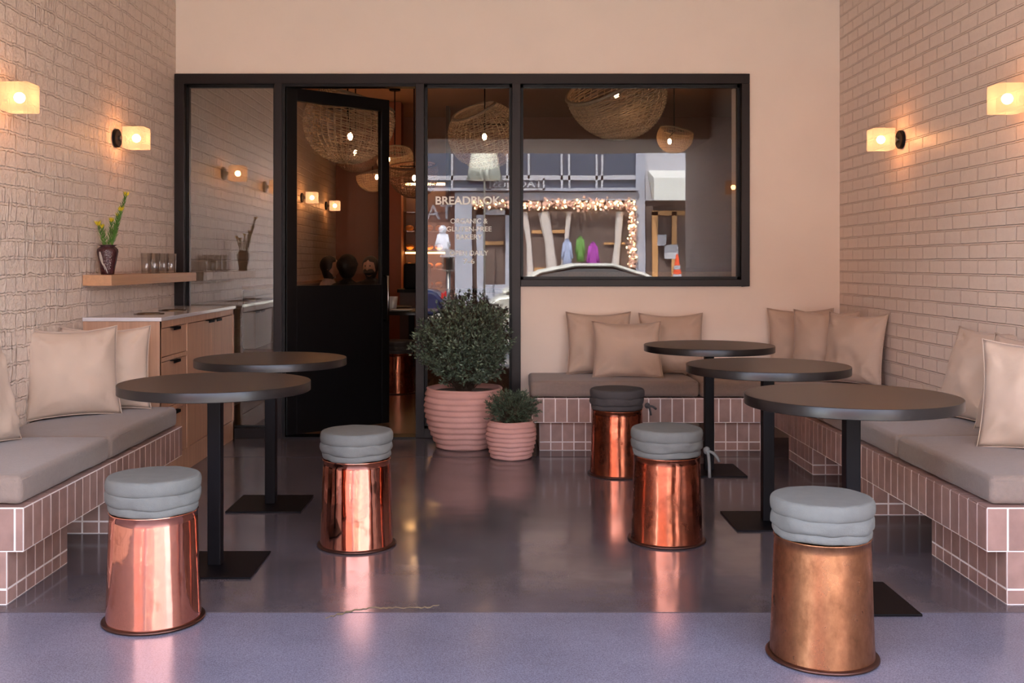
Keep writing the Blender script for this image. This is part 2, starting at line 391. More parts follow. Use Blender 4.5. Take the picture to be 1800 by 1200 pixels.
# ------------------------------------------------------------------ structure
struct(MB().box(L_-.3, L_, 1.4, BW+.1, 0, 3.35).build('wall_left', M['brick_l']))
struct(MB().box(R_, R_+.3, 1.4, BW+.1, 0, 3.35).build('wall_right', M['brick_r']))
zt = 2.576      # top of the glazed opening
XW0, XW1, XDm = L_, 1.776, .16
w = MB()
w.box(L_, R_, BW, BW+.16, zt, 3.35)                # above the glazing
w.box(XW1, R_, BW, BW+.16, 0, zt)                  # right of the wide window
w.box(.150, XW1, BW, BW+.16, 0, 1.078)             # below the wide window
w.box(XW1-.04, XW1-.02, BW+.16, BW+.34, .3, zt-.05)
struct(w.build('wall_back', M['plaster']))
struct(MB().box(-9, 11, 1.4, 20.4, 3.35, 3.6).build('ceiling', M['ceiling']))
h = MB(); h.box(-9, 11, 1.4, 2.94, 2.66, 3.35); h.box(-9, 11, 1.4, 1.7, 3.35, 3.7); h.box(-9, L_-.3, 1.2, 2.94, 0, 2.62); h.box(R_+.3, 11, 1.2, 2.94, 0, 2.62)
struct(h.build('trim_1', M['plaster']))
struct(MB().box(L_, R_, 3.69, BW+.06, -.2, 0).build('floor', M['floor']))
struct(MB().box(L_-.3, R_+.3, 1.4, 3.684, -.2, -.001).build('floor_threshold', M['walk']))
struct(MB().box(-30, 34, -2.6, 1.395, -.2, -.004).build('floor_pavement', M['pavement']))
j = MB(); j.box(L_, R_, 6.645, 6.652, 0, .0006); j.box(-.36, -.355, 3.7, BW, 0, .0006)
struct(MB().box(L_, R_, 6.645, 6.652, -.001, .0008).build('trim_2', M['joint']))
# interior
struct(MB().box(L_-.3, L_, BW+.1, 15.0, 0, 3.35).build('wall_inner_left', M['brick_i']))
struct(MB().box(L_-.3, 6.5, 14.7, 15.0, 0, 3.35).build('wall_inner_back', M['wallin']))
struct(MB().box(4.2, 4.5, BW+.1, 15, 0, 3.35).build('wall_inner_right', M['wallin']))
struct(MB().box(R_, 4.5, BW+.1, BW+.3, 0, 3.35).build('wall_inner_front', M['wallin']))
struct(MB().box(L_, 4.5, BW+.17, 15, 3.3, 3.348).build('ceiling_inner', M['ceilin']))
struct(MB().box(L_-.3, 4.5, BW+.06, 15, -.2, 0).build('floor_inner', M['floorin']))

# storefront frame (world x from photo px: (px-875)*.004038)
def X(px, d=BW): return (px-875)*d/1830
def Z(py, d=BW): return 1.235+(463-py)*d/1830
fy0, fy1 = BW-.035, BW+.07
f = MB()
f.box(L_+.001, X(1316), fy0, fy1, Z(148), zt)                       # head
f.box(L_+.001, X(326), fy0, fy1, 0, Z(148))
struct(f.build('trim_3', M['frame'], bevel=.003))
def window(n, x0, x1, z0, z1, members, pane_y=BW+.045, lip=.02, gm='glass'):
    t = thing('window_%d' % n, None, None, (0, 0, 0), kind='structure')
    m = MB()
    for b in members: m.box(*b)
    m.build('window_frame', M['frame'], t, bevel=.003)
    l = MB()
    for (a, b, c, d) in ((x0, x0+lip, z0, z1), (x1-lip, x1, z0, z1), (x0, x1, z0, z0+lip), (x0, x1, z1-lip, z1)):
        l.box(a, b, pane_y-.02, pane_y+.02, c, d)
    l.build('glazing_bead', M['doorblack'], t)
    p = MB(); p.box(x0, x1, pane_y-.003, pane_y+.003, z0, z1)
    p.build('window_pane', M[gm], t)
    return t
zs = Z(148)
window(1, X(326), X(484), .06, zs, [(X(326), X(484), fy0, fy1, 0, .07), (X(484), X(497), fy0, fy1, 0, zs)], gm='glassr')
window(2, X(746), X(900), .06, zs, [(X(731), X(746), fy0, fy1, 0, zs), (X(746), X(900), fy0, fy1, 0, .07), (X(900), X(915), fy0, fy1, 0, zs)])
window(3, X(915), X(1302), Z(491), zs, [(X(1302), X(1316), fy0, fy1, Z(503), zs), (X(915), X(1302), fy0, fy1, Z(503), Z(491))])
# door, open inwards
zd = Z(152)
dt = thing('door_1', None, None, (X(499), BW+.03, 0), math.radians(42), kind='structure')
DW = .90
m = MB(); m.box(0, .085, -.025, .025, .012, zd); m.box(DW-.07, DW, -.025, .025, .012, zd); m.box(.085, DW-.07, -.025, .025, zd-.09, zd); m.box(.085, DW-.07, -.02, .02, .012, 1.075)
m.build('door_leaf', M['doorblack'], dt, bevel=.003)
MB().box(.085, DW-.07, -.004, .004, 1.075, zd-.09).build('door_pane', M['doorglass'], dt)
m = MB(); m.tube([(DW-.05, -.027, 1.14), (DW-.05, -.075, 1.14), (DW-.05, -.075, .80), (DW-.05, -.027, .80)], .009, 8)
m.build('door_handle', M['steel'], dt, smooth=True)
m = MB(); m.box(X(497), X(502), BW-.02, BW+.07, 0, zs); m.box(X(502), X(731), BW-.02, BW+.07, zs-.02, zs); m.box(X(502), X(731), BW-.05, BW+.1, 0, .012)
struct(m.build('trim_4', M['doorblack']))

# window lettering
tl = thing('window_lettering', 'pale vinyl lettering BREADBLOK with opening hours on the narrow window pane', 'sign', (X(824), BW+.0395, 0))
for txt, py, size, bold in (('BREADBLOK', 352.5, .080, .002), ('ORGANIC &', 388.5, .049, .0006), ('GLUTEN-FREE', 402.5, .049, .0006), ('BAKERY', 416.5, .049, .0006), ('OPEN DAILY', 445, .049, .0006), ('7-6', 459.5, .05, .0006)):
    sx = {'BREADBLOK': 115, 'ORGANIC &': 66, 'GLUTEN-FREE': 80, 'BAKERY': 46, 'OPEN DAILY': 68, '7-6': 20}[txt]*BW/1830
    o = text_obj(txt, size, M['letter'], (0, 0, Z(py)), (PI/2, 0, 0), tl, bold=bold, depth=.0006)
    wd = max(v.co.x for v in o.data.vertices)-min(v.co.x for v in o.data.vertices)
    o.scale = (sx/wd, 1, 1)
    if txt == 'BREADBLOK': o.location.x = (821.5-824)*BW/1830

# ------------------------------------------------------------------ tiled benches
TW = .0765
def tiles(B, G, p, u, nrm, length, z0, z1, rows, depth=.0022, tw=TW, start=0):
    """vertical tiles on a face: p start (x,y), u run direction, nrm outward normal; rows = list of z boundaries"""
    u = Vector(u); nr = Vector(nrm); a = start
    zb = [z0]+rows+[z1]
    x = 0.0
    first = True
    while x < length-1e-4:
        e = min(x+(tw-start if first and start else tw), length); first = False
        for k in range(len(zb)-1):
            g = .0040; aa, bb = x+g, e-g; c, d = zb[k]+(g if k or z0 > 0 else g), zb[k+1]-(g if k < len(zb)-2 else .0005)
            if bb-aa < .004: continue
            dd = depth+random.uniform(-.0005, .0004)
            pts = []
            for (s_, z_) in ((aa, c), (bb, c), (bb, d), (aa, d)):
                q = Vector((p[0], p[1]))+u*s_; pts.append((q.x, q.y, z_))
            n3 = Vector((nr.x, nr.y, 0)); ce = sum((Vector(q) for q in pts), Vector())/4
            mid = [tuple(Vector(q)+n3*(dd-.0010)) for q in pts]
            out = [tuple(Vector(q)+(ce-Vector(q))  .normalized()*.0014+n3*dd) for q in pts]
            B.add(pts+mid+out, [(0, 1, 5, 4), (1, 2, 6, 5), (2, 3, 7, 6), (3, 0, 4, 7), (4, 5, 9, 8), (5, 6, 10, 9), (6, 7, 11, 10), (7, 4, 8, 11), (8, 9, 10, 11)])
        x = e
def toptiles(B, x0, x1, y0, y1, z, along, strip=.075):
    """thin top-edge tiles along one side, running direction 'x' or 'y'"""
    a0, a1 = (x0, x1) if along == 'x' else (y0, y1); a = a0
    while a < a1-1e-4:
        e = min(a+TW, a1)
        if along == 'x': B.box(a+.003, e-.003, y0+.003, y1-.003, z-.004, z+.0015)
        else: B.box(x0+.003, x1-.003, a+.003, e-.003, z-.004, z+.0015)
        a = e
ZL0, ZL1, ZM = .192, .352, .056
D = .0022
def bench_part(root, name, boxes, faces, tops=()):
    g = MB()
    for b in boxes: g.box(*b)
    o = g.build(name, M['grout'], root)
    t = MB()
    for fc in faces: tiles(t, None, *fc)
    for tp in tops: toptiles(t, *tp)
    t.build('tile_cladding', M['tile'], o, recalc=True)
    return o
RX, LX = 1.769, -1.715
PX, PLX = 1.841, -1.775
YN = 3.765
# right + back L-shaped bench
rb = thing('tiled_bench', 'L-shaped terracotta tiled bench base along right brick wall and under the wide window', 'bench', (0, 0, 0))
bench_part(rb, 'ledge', [(RX+D, R_-.002, YN+D, BW-.002, ZL0, ZL1)],
   [((RX+D, YN+D), (0, 1), (-1, 0), 6.83-YN-D, ZL0, ZL1-.004, []), ((RX, YN+D), (1, 0), (0, -1), R_-RX-.003, ZL0, ZL1-.004, [])],
   [(RX-.001+.0, RX+.15, YN+.0, 6.83, ZL1, 'y'), (RX+.15, R_-.003, YN, YN+.075, ZL1, 'x')])
bench_part(rb, 'ledge', [(.222+D, RX+D, 6.82+D, BW-.002, ZL0, ZL1)],
   [((.222+D, 6.82+D), (1, 0), (0, -1), RX-.222-D, ZL0, ZL1-.004, []), ((.222+D, 6.82+D), (0, 1), (-1, 0), BW-6.84, ZL0, ZL1-.004, [])],
   [(.222, RX, 6.82, 6.895, ZL1, 'x')])
def pedestal(root, x0, x1, y0, y1, fx):
    """fx: which x side faces the room (-1 left side, 1 right side, 0 front only)"""
    fc = [((x0, y0+D), (1, 0), (0, -1), x1-x0, 0, ZL0, [ZM])]
    if fx <= 0: fc.append(((x0+D, y0+D), (0, 1), (-1, 0), y1-y0-D, 0, ZL0, [ZM]))
    if fx >= 0: fc.append(((x1-D, y0+D), (0, 1), (1, 0), y1-y0-D, 0, ZL0, [ZM]))
    bench_part(root, 'pedestal', [(x0+(D if fx <= 0 else 0), x1-(D if fx >= 0 else 0), y0+D, y1, 0, ZL0)], fc)
pedestal(rb, PX, R_-.003, YN, 4.42, -1)
pedestal(rb, PX, R_-.003, 5.11, 5.55, -1)
pedestal(rb, PX, R_-.003, 6.09, 6.59, -1)
pedestal(rb, .274, 1.0, 6.88, BW-.003, 0)
pedestal(rb, 1.43, 1.74, 6.88, BW-.003, 0)
lb = thing('tiled_bench', 'straight terracotta tiled bench base along left brick wall in front of the cabinet', 'bench', (0, 0, 0))
bench_part(lb, 'ledge', [(L_+.002, LX-D, YN+D, 5.66, ZL0, ZL1)],
   [((LX-D, YN+D), (0, 1), (1, 0), 5.66-YN-D, ZL0, ZL1-.004, []), ((L_+.003, YN+D), (1, 0), (0, -1), LX-L_-.003, ZL0, ZL1-.004, [])],
   [(LX-.15, LX, YN, 5.66, ZL1, 'y'), (L_+.003, LX-.15, YN, YN+.075, ZL1, 'x')])
pedestal(lb, L_+.003, PLX, YN, 4.297, 1)
pedestal(lb, L_+.003, PLX, 4.76, 5.25, 1)

# ------------------------------------------------------------------ seat cushions
ZS = .357; ZC = .462
def seat_cushion(x0, x1, y0, y1, label, grp, seed):
    b = MB(); b.rbox(x0, x1, y0, y1, ZS, ZC, .026, crown=.012, n=12, wr=.004, seed=seed)
    o = b.build('seat_cushion', M['seat'], None, smooth=True, origin=((x0+x1)/2, (y0+y1)/2, ZS))
    tag(o, label, 'cushion', grp)
    z = ZC-.004
    p = MB(); p.tube([(x0+.02, y0+.004, z-.014), (x1-.02, y0+.004, z-.014)], .0022, 6)
    p.tube([((x1 if x0 < 0 else x0)+(-.004 if x0 < 0 else .004), y0+.02, z-.014), ((x1 if x0 < 0 else x0)+(-.004 if x0 < 0 else .004), y1-.02, z-.014)], .0022, 6)
    c = ((x0+x1)/2, (y0+y1)/2, ZS); p.v = [(v[0]-c[0], v[1]-c[1], v[2]-c[2]) for v in p.v]
    p.build('piping', M['seat'], o, smooth=True)
    return o
seat_cushion(L_+.006, -1.735, 3.785, 4.655, 'taupe bench cushion at the near end of the left bench', 'left bench seat cushions', 1)
seat_cushion(L_+.006, -1.735, 4.66, 5.64, 'taupe bench cushion at the far end of the left bench beside the cabinet', 'left bench seat cushions', 2)
seat_cushion(1.792, R_-.006, 3.785, 4.68, 'taupe bench cushion at the near end of the right bench', 'right bench seat cushions', 3)
seat_cushion(1.792, R_-.006, 4.685, 5.76, 'taupe bench cushion in the middle of the right bench', 'right bench seat cushions', 4)
seat_cushion(1.792, R_-.006, 5.765, 6.81, 'taupe bench cushion at the far end of the right bench near the corner', 'right bench seat cushions', 5)
seat_cushion(.215, 1.325, 6.835, BW-.006, 'taupe bench cushion under the wide window beside the planters', 'back bench seat cushions', 6)
seat_cushion(1.330, R_-.006, 6.835, BW-.006, 'taupe bench cushion in the corner behind the tables', 'back bench seat cushions', 7)

# ------------------------------------------------------------------ throw pillows
def pillow(x, y, yaw, lean, label, grp, w=.46, hgt=.44, t=.15, seed=0, roll=0, z=ZC+.006):
    n = 26; vs = []; fs = []
    for side in (-1, 1):
        for i in range(n+1):
            for j in range(n+1):
                u = -1+2*i/n; v = -1+2*j/n
                X_ = w/2*u*(1-.075*(1-v*v)); Z_ = hgt/2*v*(1-.07*(1-u*u))
                th = t/2*(max(0, 1-abs(u)**2.4)**.62)*(max(0, 1-abs(v)**2.4)**.62)
                q = Vector((u*1.6+seed*5.3, v*1.6, side*.7+seed))
                fold = noise.noise(q*1.3)*.022+noise.noise(q*3.1)*.006
                # puckers fanning from the corners and seams
                pk = 0
                for cu, cv in ((-1, 1), (1, 1), (-1, -1), (1, -1)):
                    dx, dy = u-cu, v-cv; r = math.hypot(dx, dy)
                    pk += math.sin(math.atan2(dy, dx)*9+seed)*math.exp(-((r-.35)/.22)**2)*.015
                pk += math.sin(u*21+seed*2)*math.exp(-((v-.78)/.14)**2)*.0035*(1 if noise.noise(Vector((u*2, seed, 0))) > 0 else .3)
                edge = max(0, 1-max(abs(u), abs(v))**6)
                Y_ = side*(th+(fold+pk)*edge)
                Z_ -= .012*(1-u*u)*max(0, v)
                vs.append((X_, Y_, Z_+hgt/2))
    N1 = (n+1)*(n+1)
    for s_ in (0, 1):
        for i in range(n):
            for j in range(n):
                a = s_*N1+i*(n+1)+j; q = (a, a+n+1, a+n+2, a+1); fs.append(q if s_ == 0 else q[::-1])
    b = MB(); b.add(vs, fs); rim = []
    for i in range(n+1): rim.append(vs[i*(n+1)])
    for j in range(1, n+1): rim.append(vs[n*(n+1)+j])
    for i in range(n-1, -1, -1): rim.append(vs[i*(n+1)+n])
    for j in range(n-1, -1, -1): rim.append(vs[j])
    R = Matrix.Rotation(yaw, 4, 'Z') @ Matrix.Rotation(-lean, 4, 'X') @ Matrix.Rotation(roll, 4, 'Y')
    b.xf(R); zmin = min(v[2] for v in b.v)
    b.v = [(v[0], v[1], v[2]-zmin) for v in b.v]
    o = b.build('throw_pillow', M['pillow'], None, smooth=True); o.location = (x, y, z)
    tag(o, label, 'pillow', grp)
    p = MB(); p.tube(rim, .0028, 5, cap=False); p.xf(R); p.v = [(v[0], v[1], v[2]-zmin) for v in p.v]
    p.build('seam', M['pillow'], o, smooth=True)
    return o
rad = math.radians
G1, G2, G3, G4 = 'pillows on the left bench', 'pillows under the wide window', 'pillows in the back right corner', 'pillows at the near right'
pillow(-2.13, 4.34, rad(80), rad(14), 'beige pillow at the left edge of the photo leaning on the brick wall', G1, seed=1, t=.16)
pillow(-2.105, 5.18, rad(36), rad(10), 'beige square pillow in front on the left bench, showing its whole face', G1, seed=2, w=.46, hgt=.455)
pillow(-2.045, 5.43, rad(20), rad(6), 'beige pillow on the left bench half hidden behind another, next to the cabinet end', G1, seed=3, w=.45)
pillow(.704, 7.20, 0, rad(12), 'tan pillow leaning on the back wall, nearest the planters', G2, seed=4, w=.455, hgt=.44)
pillow(1.21, 7.21, 0, rad(11), 'tan pillow on the back wall behind the farthest table', G2, seed=5, w=.45, hgt=.43)
pillow(.875, 6.99, rad(-2), rad(20), 'tan pillow in front of two others under the wide window', G2, seed=6, w=.475, hgt=.40)
pillow(2.12, 7.24, rad(-4), rad(9), 'olive tan pillow flat against the back wall, leftmost of the corner trio', G3, seed=7, w=.46, hgt=.46)
pillow(2.16, 6.93, rad(-40), rad(8), 'olive tan pillow in the middle of the corner trio', G3, seed=8, w=.46, hgt=.46)
pillow(2.235, 6.60, rad(-58), rad(9), 'olive tan pillow against the right brick wall, rightmost of the corner trio', G3, seed=9, w=.46, hgt=.46)
pillow(2.27, 5.05, rad(-78), rad(17), 'pale beige pillow leaning on the right brick wall behind the nearest table', G4, seed=10, w=.48, hgt=.47, t=.16)
pillow(2.27, 4.62, rad(-74), rad(15), 'beige pillow in shade sandwiched between two others at the right edge', G4, seed=11, w=.44, hgt=.46)
pillow(2.19, 4.22, rad(-36), rad(14), 'pale beige pillow cut by the right edge of the photo', G4, seed=12, w=.46, hgt=.46, t=.16)

# ------------------------------------------------------------------ tables
def make_table(label, grp):
    t = thing('bistro_table', label, 'table', (0, 0, 0), 0, grp)
    r = .384
    top = MB(); top.lathe([(0, .7515), (r-.004, .7515)], 96, cap=False)
    top.build('tabletop', M['tabletop'], t)
    e = MB(); e.lathe([(r-.004, .7515), (r-.001, .7508), (r, .749), (r, .715), (r-.003, .713), (0, .713)], 96, cap=False)
    e.build('edge_band', M['tedge'], t, smooth='auto')
    MB().box(-.027, .027, -.027, .027, .008, .713).build('pole', M['black'], t, bevel=.004)
    MB().box(-.187, .187, -.187, .187, 0, .008).build('base_plate', M['black'], t, bevel=.0015)
    MB().box(-.12, .12, -.12, .12, .705, .713).build('top_bracket', M['black'], t)
    return t
TG = 'round pedestal tables'
tb = make_table('round dark table nearest the camera on the right', TG); tb.location = (1.30, 3.83, 0)
dup(tb, (1.29, 4.98, 0), 0, 'round dark table in the middle of the right-hand row of three')
dup(tb, (1.257, 6.2, 0), 0, 'round dark table farthest back in the right-hand row, before the back bench')
dup(tb, (-1.155, 4.26, 0), 0, 'nearer round dark table on the left, beside the left bench')
dup(tb, (-1.163, 5.34, 0), 0, 'farther round dark table on the left, in front of the cabinet and door')
dup(tb, (-1.36, 11.78, 0), 0, 'round dark table inside where the three people sit')
dup(tb, (-.90, 10.85, 0), 0, 'round dark table inside behind the open doorway, holding a white pot')

# ------------------------------------------------------------------ copper stools
def make_stool(x, y, label, cm, fm, seed, ties=None, rz=0):
    t = thing('copper_stool', label, 'stool', (x, y, 0), rz, 'copper drum stools')
    rnd = random.Random(seed)
    b = MB(); n = 14; prof = [(.160, .006)]+[(.160-.013*(k/n)**.9, .006+.37*k/n) for k in range(1, n+1)]+[(.150, .379), (.148, .382), (.143, .380)]
    b.lathe(prof, 72, cap=False, wob=lambda a, i, z: (.0008*math.sin(3*a+seed)+.0005*math.sin(7*a+z*9), 0))
    b.build('drum', cm, t, smooth=True)
    r = MB(); r.lathe([(.155, 0), (.170, 0), (.1735, .003), (.1735, .007), (.170, .010), (.160, .012), (.155, .012)], 72, cap=False)
    r.build('base_flange', M['rim'], t, smooth=True)
    def roll(z0, z1, R, name, amp, pw=.36, topd=False):
        c = MB(); n = 14; pr = [(0, z0)]
        for k in range(n+1):
            a = -PI/2+PI*k/n; zz = (z0+z1)/2+(z1-z0)/2*(1 if math.sin(a) > 0 else -1)*abs(math.sin(a))**.8
            rr = R-.018+.018*max(0, math.cos(a))**.7; pr.append((rr, zz))
        pr += [(R*.6, z1+.002), (R*.25, z1+.003), (0, z1+.003)] if topd else [(0, z1)]
        def wob(a, i, z):
            q = Vector((math.cos(a)*2.2+seed, math.sin(a)*2.2, z*14)); q2 = Vector((math.cos(a)*6+seed, math.sin(a)*6, z*40))
            return (noise.noise(q)*amp+noise.noise(q2)*amp*.5, noise.noise(q+Vector((5, 5, 5)))*amp*.9 if 0 < i < len(pr)-2 else 0)
        c.lathe(pr, 80, cap=False, wob=wob); return c.build(name, fm, t, smooth=True)
    roll(.381, .415, .151, 'cushion_skirt', .006)
    roll(.408, .458, .158, 'cushion_side', .009)
    top = roll(.450, .503, .160, 'cushion_top', .002, topd=True)
    s = MB(); s.lathe([(.149, .4995), (.1515, .501), (.154, .4985)], 80, cap=False); s.build('piping', fm, top, smooth=True)
    if ties:
        for k, (dx, dz) in enumerate(ties):
            p0 = Vector((.150, -.02, .40)); pts = []
            for q in range(9):
                f_ = q/8; pts.append(p0+Vector((.022+dx*f_, -.02-.01*math.sin(f_*3), .006*math.sin(f_*3)+dz*f_*f_)))
            tb_ = MB(); tb_.tube(pts, [.007]*9, 6); tb_.xf(Matrix.Identity(4)); tb_.build('tie_ribbon', fm, t, smooth=True)
        k_ = MB(); k_.sphere((.172, -.035, .405), .016, 12, 8, (1, .7, 1.1)); k_.build('tie_knot', fm, t, smooth=True)
    return t
make_stool(1.023, 3.285, 'largest copper stool nearest the camera, aged brown metal and pale cushion', M['cop3'], M['stoolfab'], 1)
make_stool(-1.196, 3.62, 'shiny copper stool at the front left beside the left bench', M['cop1'], M['stoolfab'], 2)
make_stool(-.621, 4.585, 'shiny copper stool standing alone left of centre before the doorway', M['cop1'], M['stoolfab'], 3)
make_stool(.756, 4.66, 'blotched copper stool with hanging ties in front of the middle right table', M['cop2'], M['stoolfab'], 4, [(.012, -.115), (.055, -.045)])
make_stool(.702, 6.12, 'copper stool with dark cushion and bow tie in front of the back bench', M['cop2'], M['stooldark'], 5, [(.05, -.015), (.02, -.05)])
make_stool(-.96, 9.96, 'copper stool with dark cushion seen inside through the open doorway', M['cop2'], M['stooldark'], 6)

# ------------------------------------------------------------------ cabinet
cx0, cx1, cy0, cy1 = L_+.003, -1.86, 5.73, 7.345
cb = thing('sideboard_cabinet', 'light oak cabinet with pale stone top against the left brick wall', 'cabinet', (0, 0, 0))
b = MB(); b.box(cx0, cx1-.02, cy0, cy1, .0, .917); b.build('body', M['gap'], cb)
b = MB()
for (y0, y1, z0, z1) in ((cy0, cy0+.03, 0, .917), (cy1-.03, cy1, 0, .917), (cy0, cy1, .877, .917), (cy0, cy1, 0, .132), (6.235, 6.262, .132, .877), (cy0+.03, 6.235, .688, .712), (cy0+.03, 6.235, .396, .422)):
    b.box(cx1-.021, cx1, y0, y1, z0, z1)
b.box(cx0, cx1, cy0-.001, cy0+.02, 0, .917)
b.build('face_frame', M['oak'], cb, bevel=.001)
b = MB(); b.box(cx0, cx1+.012, cy0-.012, cy1, .917, .938); b.build('countertop', M['marble'], cb, bevel=.002)
def front(name, y0, y1, z0, z1, hy):
    q = MB(); q.box(cx1-.02, cx1-.004, y0, y1, z0, z1)
    o = q.build(name, M['oak'], cb, bevel=.001)
    q = MB(); q.box(cx1-.004, cx1+.022, hy-.06, hy+.06, z1-.003, z1+.001); q.box(cx1+.018, cx1+.022, hy-.06, hy+.06, z1-.016, z1+.001)
    q.build('handle', M['black'], o)
front('drawer', cy0+.034, 6.231, .716, .872, 5.98)
front('drawer', cy0+.034, 6.231, .426, .684, 5.98)
front('drawer', cy0+.034, 6.231, .136, .392, 5.98)
front('cabinet_door', 6.266, 6.785, .136, .872, 6.70)
front('cabinet_door', 6.789, 7.311, .136, .872, 6.88)
for gy, gx in ((6.15, -2.06), (6.60, -2.06)):
    q = MB(); q.lathe([(.0, .9385), (.062, .9385), (.066, .943), (.085, .943), (.088, .9385)], 40, (gx, gy, 0), cap=False)
    q.build('grommet', M['steel'], cb, smooth=True)
# ------------------------------------------------------------------ shelf, vase, tumblers
sh = MB(); sh.box(L_+.001, -2.126, 5.73, 7.345, 1.112, 1.172)
o = sh.build('floating_shelf', M['oakh'], None, origin=(L_+.001, 6.5, 1.112), bevel=.002)
tag(o, 'oak floating shelf on the left brick wall above the cabinet', 'shelf')
va = thing('flower_vase', 'dark maroon vase with pale drip motif holding yellow stems on the shelf', 'vase', (-2.20, 5.87, 1.173))
prof = [(.0, 0), (.034, 0), (.036, .004), (.043, .05), (.053, .1), (.058, .128), (.056, .142), (.046, .153), (.038, .158), (.040, .161), (.050, .165), (.049, .1665), (.036, .163), (.034, .15), (.0, .148)]
v = MB(); v.lathe(prof, 40, cap=False); v.build('vase_body', M['vase'], va, smooth=True)
def vpt(a, z, off=.0012):
    for (r0, z0), (r1, z1) in zip(prof[1:7], prof[2:8]):
        if z0 <= z <= z1: r = r0+(r1-r0)*(z-z0)/(z1-z0+1e-9); break
    else: r = .05
    return (math.cos(a)*(r+off), math.sin(a)*(r+off), z)
d = MB(); n = 10; vs = []; fs = []
for i in range(n+1):
    f_ = i/n; z = .128-.078*f_; wdt = .33*math.sin(PI*min(1, f_*.93+.07))**.7
    a0 = -PI/2-.42+.18*f_*f_*1.2
    for k in range(5): vs.append(vpt(a0-wdt*.5+wdt*k/4*1.1, z))
for i in range(n):
    for k in range(4): q = i*5+k; fs.append((q, q+1, q+6, q+5))
d.add(vs, fs)
d.tube([vpt(-PI/2-.15+.5*t_, .062-.055*t_**1.3) for t_ in [k/8 for k in range(9)]], .0018, 5)
d.tube([vpt(-PI/2-.25+.28*t_, .060-.034*t_**1.3) for t_ in [k/8 for k in range(9)]], .0014, 5)
rr = random.Random(5)
for k in range(60):
    a = -PI/2+rr.uniform(.0, .8); z = rr.uniform(.03, .13); d.sphere(vpt(a, z, 0), rr.uniform(.0008, .0018), 5, 4)
d.build('slip_motif', M['vasewhite'], va, smooth=True)
rr = random.Random(3)
def leaf(B, p, d_, L, wd, nrm=None):
    d_ = Vector(d_).normalized(); s_ = d_.cross(nrm if nrm is not None else Vector((rr.uniform(-1, 1), rr.uniform(-1, 1), rr.uniform(-1, 1)))).normalized()*wd/2
    up = d_.cross(s_).normalized()*wd*.25; p = Vector(p)
    B.add([p, p+d_*L*.45+s_, p+d_*L, p+d_*L*.45-s_, p+d_*L*.45+up], [(0, 1, 4), (1, 2, 4), (2, 3, 4), (3, 0, 4)])
for (lean_x, lean_y, hh, nl) in ((-.03, .0, .105, 38), (.055, .01, .165, 64), (.10, .0, .285, 90), (.075, -.01, .20, 60), (.015, .02, .14, 44), (-.055, .01, .12, 30)):
    st = MB(); pts = [Vector((lean_x*.1, lean_y*.1, .10))]
    for k in range(1, 9):
        f_ = k/8; pts.append(Vector((lean_x*.15+lean_x*f_**1.15*.9, lean_y*f_, .10+(hh+.06)*f_)))
    st.tube(pts, [.0028-.0015*k/8 for k in range(9)], 5)
    so = st.build('flower_stem', M['leafl'], va, smooth=True)
    lf = MB(); yf = MB()
    for k in range(nl):
        f_ = .3+.7*k/nl; i = min(7, int(f_*8)); p = pts[i].lerp(pts[i+1], f_*8-i) if i < 8 else pts[8]
        a = k*2.4; out = Vector((math.cos(a), math.sin(a), .75+.9*f_))
        leaf(lf, p, out, rr.uniform(.028, .044)*(1.15-.3*f_), .007, Vector((-math.sin(a), math.cos(a), 0)).cross(out))
    for k in range(16):
        a = k*2.4; leaf(yf, pts[8]-Vector((0, 0, .006)), (math.cos(a)*(.4+.03*k), math.sin(a)*(.4+.03*k), 1), rr.uniform(.024, .040), .010)
    lf.build('leaves', M['leafl'], so); yf.build('blossom', M['yellow'], so)
tz = 1.1725
g0 = thing('drinking_glass', 'clear tumbler on the wall shelf, nearest the vase in the row of glasses', 'glass', (-2.20, 6.52, tz), 0, 'tumblers on the shelf')
q = MB(); q.lathe([(0, .0), (.028, 0), (.030, .002), (.034, .128), (.0325, .128), (.029, .012), (0, .012)], 28, cap=False)
q.build('glass_wall', M['tumbler'], g0, smooth=True)
for gx, gy, lb_ in ((-2.175, 6.60, 'clear tumbler second from the vase in the front row on the shelf'), (-2.22, 6.70, 'clear tumbler in the middle of the group on the shelf'), (-2.175, 6.78, 'clear tumbler right of the middle of the shelf group'), (-2.225, 6.86, 'clear tumbler at the back of the shelf group near the frame'), (-2.175, 6.93, 'clear tumbler at the front right of the shelf group'), (-2.215, 7.06, 'clear tumbler last on the shelf beside the black window frame')):
    dup(g0, (gx, gy, tz), 0, lb_)

# ------------------------------------------------------------------ sconces
def make_sconce(side, label, grp):
    s_ = .128; t = thing('wall_sconce', label, 'lamp', (0, 0, 0), 0, grp)
    sx = -side      # direction away from the wall
    MB().xf(Matrix.Identity(4)).build  # noqa
    p = MB(); p.lathe([(0, 0), (.055, 0), (.055, .018), (.05, .022), (0, .022)], 32, cap=False); p.xf(Matrix.Rotation(sx*PI/2, 4, 'Y')); p.build('back_plate', M['black'], t, smooth='auto')
    a = MB(); a.tube([(sx*.02, 0, 0), (sx*.066, 0, 0)], .017, 16); a.build('arm', M['steel'], t, smooth='auto')
    x0, x1 = sorted((sx*.062, sx*(.062+s_)))
    c = MB(); c.rbox(x0, x1, -s_/2, s_/2, -s_/2, s_/2, .006, n=4); o = c.build('glass_cube', M['frost'], t, smooth=True)
    cx = (x0+x1)/2
    bl = MB(); bl.sphere((cx, 0, 0), .024, 16, 10); bl.build('bulb', M['bulb_out'], t, smooth=True)
    return t
sl1 = make_sconce(-1, 'glowing frosted cube sconce cut by the left edge of the photo', 'wall sconces'); sl1.location = (L_+.001, 4.70, 1.983)
dup(sl1, (L_+.001, 6.22, 1.983), 0, 'glowing frosted cube sconce on the left brick wall beside the window frame')
